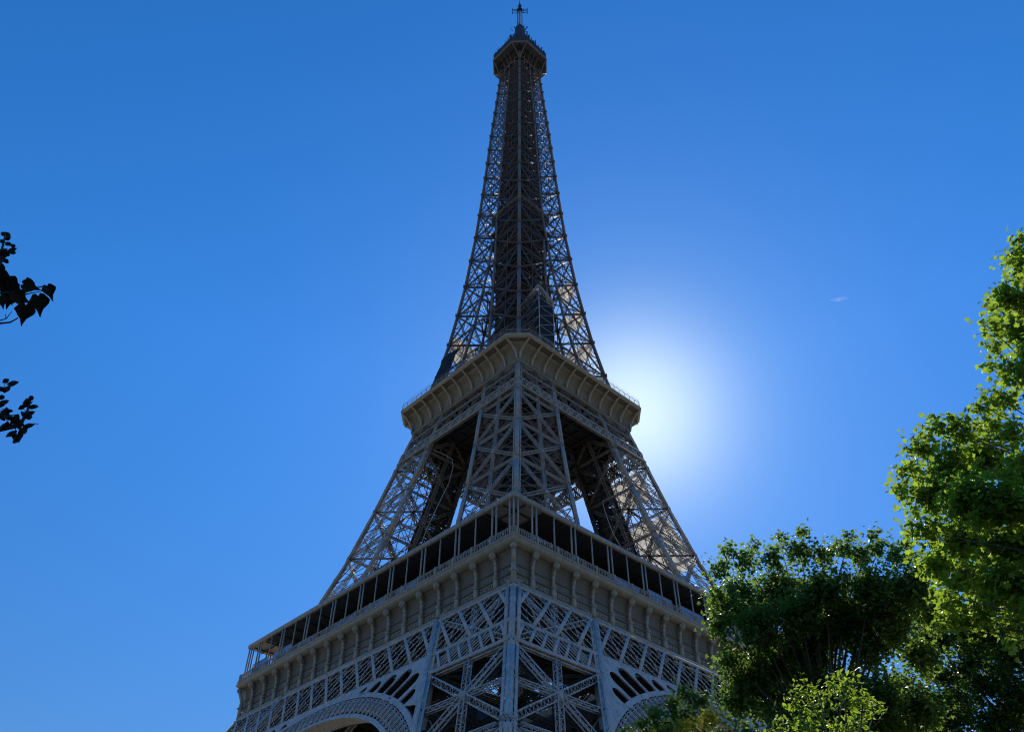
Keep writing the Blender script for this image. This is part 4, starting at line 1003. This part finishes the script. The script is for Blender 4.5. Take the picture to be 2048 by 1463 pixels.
# lower spray
twig([B0 + Vector((.1, .2, 5.4)), L(-420, 1340), L(-150, 1290), L(0, 1275), L(100, 1255), L(130, 1235), L(160, 1180), L(180, 1120), L(190, 1088)], .04, .003)
twig([L(60, 1262), L(160, 1250), L(215, 1240), L(234, 1243)], .006, .003)
twig([L(-100, 1180), L(10, 1185), L(60, 1190), L(120, 1185)], .006, .003); twig([L(-60, 1080), L(20, 1030), L(68, 1000)], .005, .003); twig([L(20, 1190), L(60, 1245)], .004, .003); twig([L(90, 1250), L(96, 1290), L(110, 1330)], .004, .003)
for a, b in (((20, 1030), (34, 980)), ((160, 1180), (205, 1138)), ((160, 1175), (135, 1140)), ((178, 1130), (164, 1105)), ((150, 1200), (182, 1200)), ((5, 1150), (65, 1155)), ((96, 1290), (70, 1302))): twig([L(*a), L(*b)], .003, .002)
tw.build('branch', M_DARK, near)
big = [(300, 430, 100, 20), (240, 505, 140, 10), (150, 560, 140, -8), (110, 470, 120, 30), (55, 420, 150, 10), (18, 350, 110, 0), (180, 402, 110, 75), (5, 300, 80, 0), (10, 490, 90, 20), (75, 385, 110, 60), (128, 480, 100, 70), (60, 480, 110, -20), (-60, 420, 160, 10), (-120, 520, 160, 30), (-100, 330, 150, -20), (-180, 440, 170, 5), (-220, 600, 170, 15), (-140, 230, 150, 0)]
sm = [(20, 85), (48, 90), (48, 110), (15, 130), (50, 145), (80, 158), (70, 185), (74, 196), (45, 205), (32, 212), (25, 245), (38, 250), (10, 190), (16, 200), (173, 368), (35, 980), (70, 1000), (78, 994), (30, 1035), (42, 1030), (10, 1030), (10, 1080), (20, 1112), (8, 1125), (40, 1165), (5, 1190), (12, 1200), (190, 1085), (165, 1105), (135, 1140), (160, 1126), (200, 1138), (150, 1190), (160, 1182), (180, 1200), (176, 1184), (100, 1222), (85, 1215), (60, 1205), (45, 1195), (175, 1253), (140, 1285), (150, 1278), (128, 1290), (155, 1262), (70, 1302), (88, 1318), (110, 1330), (100, 1340), (35, 1252), (120, 1235), (115, 1250)]
def near_leaves(name, items, tmpl, seed, curl):
    r2 = random.Random(seed); vs = []; fs = []
    for zx, zy, sz, ang in items:
        c = L(zx, zy, r2.uniform(-.15, .15)); s_ = .84 * sz / 3.05 * (c - CAM).dot(FWD) / FPX
        nrm = (-(c - CAM).normalized() + Vector((r2.uniform(-.5, .5), r2.uniform(-.5, .5), r2.uniform(-.3, .3)))).normalized()
        down = (-UP - nrm * (-UP).dot(nrm)).normalized(); sd_ = down.cross(nrm); th = radians(ang)
        ax = sd_ * cos(th) + down * sin(th); ay = down * cos(th) - sd_ * sin(th)
        n0 = len(vs); cen = c - B0
        vs.append(cen)
        for x, y in tmpl: vs.append(cen + ax * x * s_ + ay * y * s_ + nrm * s_ * curl * (abs(x) * .7 - y * y))
        m_ = len(tmpl); fs += [(n0, n0 + 1 + i, n0 + 1 + (i + 1) % m_) for i in range(m_)]
    mb = MB(); mb.poly(vs, fs); return mb.build(name, M_LEAF_D, near)
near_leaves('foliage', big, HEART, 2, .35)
bd = MB(); r2 = random.Random(4)
for zx, zy in sm:
    c = L(zx, zy, r2.uniform(-.1, .1)) - B0; 
    for q in range(r2.choice((1, 1, 2))):
        e = Vector((r2.uniform(-1, 1), r2.uniform(-.4, .4), r2.uniform(-1, 1))).normalized() * .036 * r2.uniform(.8, 1.5)
        tube(bd, [c - e, c - e * .5, c, c + e * .5, c + e * 1.1], [.004, .018, .023, .017, .001], 6)
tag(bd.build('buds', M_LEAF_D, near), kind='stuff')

# ------------------------------------------------------------------ sheeting
def face_sheet(fx, x0, x1, z0, z1, inset, label, mat=M_CREAM, name='cream_sheet'):
    f = lambda a, z: fx(a, hw(z) - inset, z)
    pts = [TW(*f(x0(z0), z0)), TW(*f(x1(z0), z0)), TW(*f(x1(z1), z1)), TW(*f(x0(z1), z1))]
    return sheet(name, pts, mat, label)
far_r = lambda a, o, z: (o, a, z)       # face between the right and the rear leg
far_l = lambda a, o, z: (a, o, z)       # face between the left and the rear leg
rgt = lambda d0, d1: (lambda z: -hw(z) + d0, lambda z: -hw(z) + d1)
face_sheet(far_r, *rgt(1, 11), 80, 92, 1.2, 'long cream sheet low inside the right leg above the first gallery')
face_sheet(far_r, *rgt(2, 10), 96, 103, 1.2, 'cream sheet high inside the right leg under the second gallery')
face_sheet(far_r, *rgt(1, 8), 136, 141, 1.0, 'lowest cream sheet on the right side of the shaft')
face_sheet(far_r, *rgt(.8, 7), 146.5, 152, 1.0, 'middle cream sheet on the right side of the shaft')
face_sheet(far_r, *rgt(.8, 6), 157, 163, 1.0, 'topmost cream sheet on the right side of the shaft')
face_sheet(far_l, *rgt(.8, 8), 136, 143, 1.0, 'cream sheet on the left side of the shaft just above the second gallery')
lf = lambda a, o, z: (-o, a, z)
face_sheet(lf, lambda z: hw(z) - 6.5, lambda z: hw(z) + .1, 124, 135.5, -.25, 'black tarpaulin tied to the left foot of the shaft', M_NET, 'tarpaulin')
# dark netted enclosure standing on the second gallery
tent = empty('netted_enclosure', TW(-8.5, -14.9, 118.3), pi / 4); tag(tent, 'tall dark netted enclosure with a peaked frame on the second gallery', 'enclosure')
tb = MB(); hx, hy, ht = 4.4, 6.0, 21.0
def wal(a, b):
    n = 12
    for i in range(n): tb.beam(((*a, ht * (i + .5) / n)), ((*b, ht * (i + .5) / n)), .04, ht / n * .985, (0, 0, 1))
wal((0, 0), (hx, 0)); wal((hx, 0), (hx, hy)); wal((hx, hy), (0, hy)); wal((0, hy), (0, 0))
tb.build('net', M_NET, tent)
tf = MB()
for x, y in ((-.08, -.08), (hx + .08, -.08), (hx + .08, hy), (-.08, hy)): tf.beam((x, y, 0), (x, y, ht + 1.5), .16, .16, (0, 1, 0))
for z in np.arange(3, ht + 2, 3): 
    tf.beam((-.08, -.08, z), (hx + .1, -.08, z), .09, .09); tf.beam((-.08, -.08, z), (-.08, hy, z), .09, .09)
    tf.beam((-.1, -.1, z - 3), (hx + .1, -.1, z), .07, .07); tf.beam((-.1, -.1, z), (-.1, hy, z - 3), .07, .07)
for x, y in ((hx + .5, -.1), (-.1, hy + .5)):
    laced(tf, (-.1, -.1, ht + 4), (x, y, ht + 1), .5, .3, (0, 0, 1) , .1, .06); 
tf.beam((-.08, -.08, ht), (-.08, -.08, ht + 4.2), .16, .16, (0, 1, 0)); tf.beam((-.1, -.1, ht + 2.4), (hx, -.1, ht), .1, .1); tf.beam((-.1, -.1, ht + 2.4), (-.1, hy, ht), .1, .1)
tf.build('frame', M_LOW, tent)
# pale cables hanging beside the lift shafts
M_CABLE = plain('cable', (.45, .43, .4), .6)
for pts, lab in (([(867, 900), (886, 907), (905, 918), (906, 934), (898, 965), (879, 1003), (866, 1030), (855, 1053), (843, 1086)], 'pale cable hanging in a curve beside the left dark lift shaft'),
                 ([(1236, 985), (1222, 994), (1205, 1001), (1208, 1015), (1216, 1040), (1226, 1066), (1241, 1092)], 'pale cable hanging beside the right dark lift shaft')):
    m = MB(); tube(m, [at(x, y, 141) for x, y in pts], .075, 5); o = m.build('hanging_cable', M_CABLE); tag(o, lab, 'cable')

# ------------------------------------------------------------------ visitors at the railing of the first gallery
M_SKIN = plain('skin', (.45, .28, .2), .6); M_TROU = plain('trousers', (.04, .045, .07), .8); M_HAIR = plain('hair', (.03, .02, .015), .6)
def person_mesh(shirt):
    bm = bmesh.new()
    J = [(0, 0, .92), (0, 0, 1.15), (0, .02, 1.38), (0, .03, 1.5), (0, 0, 1.6), (0, 0, 1.72),
         (-.1, 0, .86), (-.11, .02, .48), (-.11, 0, .06), (-.11, -.14, .03), (.1, 0, .86), (.11, .02, .48), (.12, 0, .06), (.12, -.14, .03),
         (-.19, .02, 1.4), (-.25, -.02, 1.14), (-.22, -.26, 1.08), (-.2, -.34, 1.08), (.19, .02, 1.4), (.25, -.02, 1.14), (.22, -.26, 1.08), (.2, -.34, 1.08)]
    R = [.15, .135, .15, .055, .09, .085, .1, .065, .045, .04, .1, .065, .045, .04, .06, .045, .035, .035, .06, .045, .035, .035]
    Ed = [(0, 1), (1, 2), (2, 3), (3, 4), (4, 5), (0, 6), (6, 7), (7, 8), (8, 9), (0, 10), (10, 11), (11, 12), (12, 13), (2, 14), (14, 15), (15, 16), (16, 17), (2, 18), (18, 19), (19, 20), (20, 21)]
    me = bpy.data.meshes.new('p'); me.from_pydata(J, Ed, []); ob = bpy.data.objects.new('p', me); COL.objects.link(ob)
    md = ob.modifiers.new('s', 'SKIN'); sv = me.skin_vertices[0].data
    for i, r in enumerate(R): sv[i].radius = (r, r * (.75 if i < 3 else 1)); sv[i].use_root = i == 0
    ob.modifiers.new('u', 'SUBSURF').levels = 1
    out = bpy.data.meshes.new_from_object(ob.evaluated_get(bpy.context.evaluated_depsgraph_get())); bpy.data.objects.remove(ob)
    out.name = 'person'; out.materials.clear()
    for m in (M_SKIN, shirt, M_TROU): out.materials.append(m)
    for p in out.polygons:
        c = p.center; p.use_smooth = True
        p.material_index = 0 if c.z > 1.47 or (c.y < -.12 and c.z > .8) else (1 if c.z > .93 else 2)
    return out
hair = MB(); ball(hair, (0, .02, 1.68), .108, 10, 6, 1.0); hair_me = hair.mesh('hair', M_HAIR, True)
SH = [('white', (.8, .8, .78)), ('dark blue', (.03, .05, .12)), ('red', (.5, .05, .04)), ('light grey', (.5, .5, .5))]
PM = [person_mesh(plain('shirt_' + n.replace(' ', '_'), c, .8)) for n, c in SH]
rp = random.Random(9)
spots = [(1, a) for a in (33.4, 32.2, 30.6, 29.7, 28.9, 27.0, 26.2, 25.4, 24.6, 22.8, 21.9, 20.1)] + [(0, a) for a in (-33.0, -31.6, -30.4, -29.5, -28.2, -26.9, -26.1, -25.0, -23.6, -22.7)] + [(1, a) for a in (-13.2, -14.6, -15.6, -21.8, -22.6)]
for i, (f, a) in enumerate(spots):
    k = rp.choice((0, 0, 1, 3, 2, 1)); o = bpy.data.objects.new('person', PM[k]); COL.objects.link(o)
    o.matrix_world = Matrix.Rotation(pi / 4 + ROT[f], 4, 'Z') @ Matrix.Translation((a, -35.45 + rp.uniform(0, .08), 58.14)) @ Matrix.Rotation(rp.uniform(-.4, .4), 4, 'Z') @ Matrix.Scale(rp.uniform(.93, 1.06), 4)
    side = ('left', 'right')[f == 0]; far_ = f == 1 and a < 0
    where = 'behind the first gallery railing far along the left face' if far_ else 'behind the first gallery railing just %s of the near corner' % side
    tag(o, 'visitor in %s shirt %s' % (SH[k][0], where), 'person', 'visitors in %s %s' % (SH[k][0], where))
    h = bpy.data.objects.new('hair', hair_me); COL.objects.link(h); h.parent = o

# ------------------------------------------------------------------ a wisp of cloud
cm, cn, cl, cb = new_mat('cloud_vapour'); cn.remove(cb)
pv = cn.new('ShaderNodeVolumePrincipled'); pv.inputs['Color'].default_value = (1, 1, 1, 1); pv.inputs['Anisotropy'].default_value = .3
tcc = cn.new('ShaderNodeTexCoord'); mpc = cn.new('ShaderNodeMapping'); mpc.inputs['Scale'].default_value = (2.2, 2.2, 3.4); mpc.inputs['Rotation'].default_value = (0, .35, 0)
cl.new(tcc.outputs['Object'], mpc.inputs['Vector'])
tn = cn.new('ShaderNodeTexNoise'); tn.inputs['Scale'].default_value = 1.3; tn.inputs['Detail'].default_value = 5; tn.inputs['Distortion'].default_value = 1.2; cl.new(mpc.outputs[0], tn.inputs['Vector'])
ln_ = cn.new('ShaderNodeVectorMath'); ln_.operation = 'LENGTH'; cl.new(tcc.outputs['Object'], ln_.inputs[0])
def cmath(op, a, b):
    n = cn.new('ShaderNodeMath'); n.operation = op; n.use_clamp = op == 'SUBTRACT'
    for i, x in enumerate((a, b)):
        if isinstance(x, (int, float)): n.inputs[i].default_value = x
        else: cl.new(x, n.inputs[i])
    return n.outputs[0]
fall = cmath('SUBTRACT', 1.0, ln_.outputs['Value']); nz_ = cmath('SUBTRACT', tn.outputs['Fac'], .52)
cl.new(cmath('MULTIPLY', cmath('MULTIPLY', fall, nz_), .5), pv.inputs['Density'])
cl.new(pv.outputs[0], cn['Material Output'].inputs['Volume'])
w_ = MB(); ball(w_, (0, 0, 0), 1.0, 16, 10)
cw = w_.build('cloud', cm); cw.location = at(1678, 598, 3200); cw.scale = (58, 14, 11); cw.rotation_euler = (0, radians(-8), 0)
tag(cw, 'tiny white wisp of cloud in the clear sky right of the tower', 'cloud')
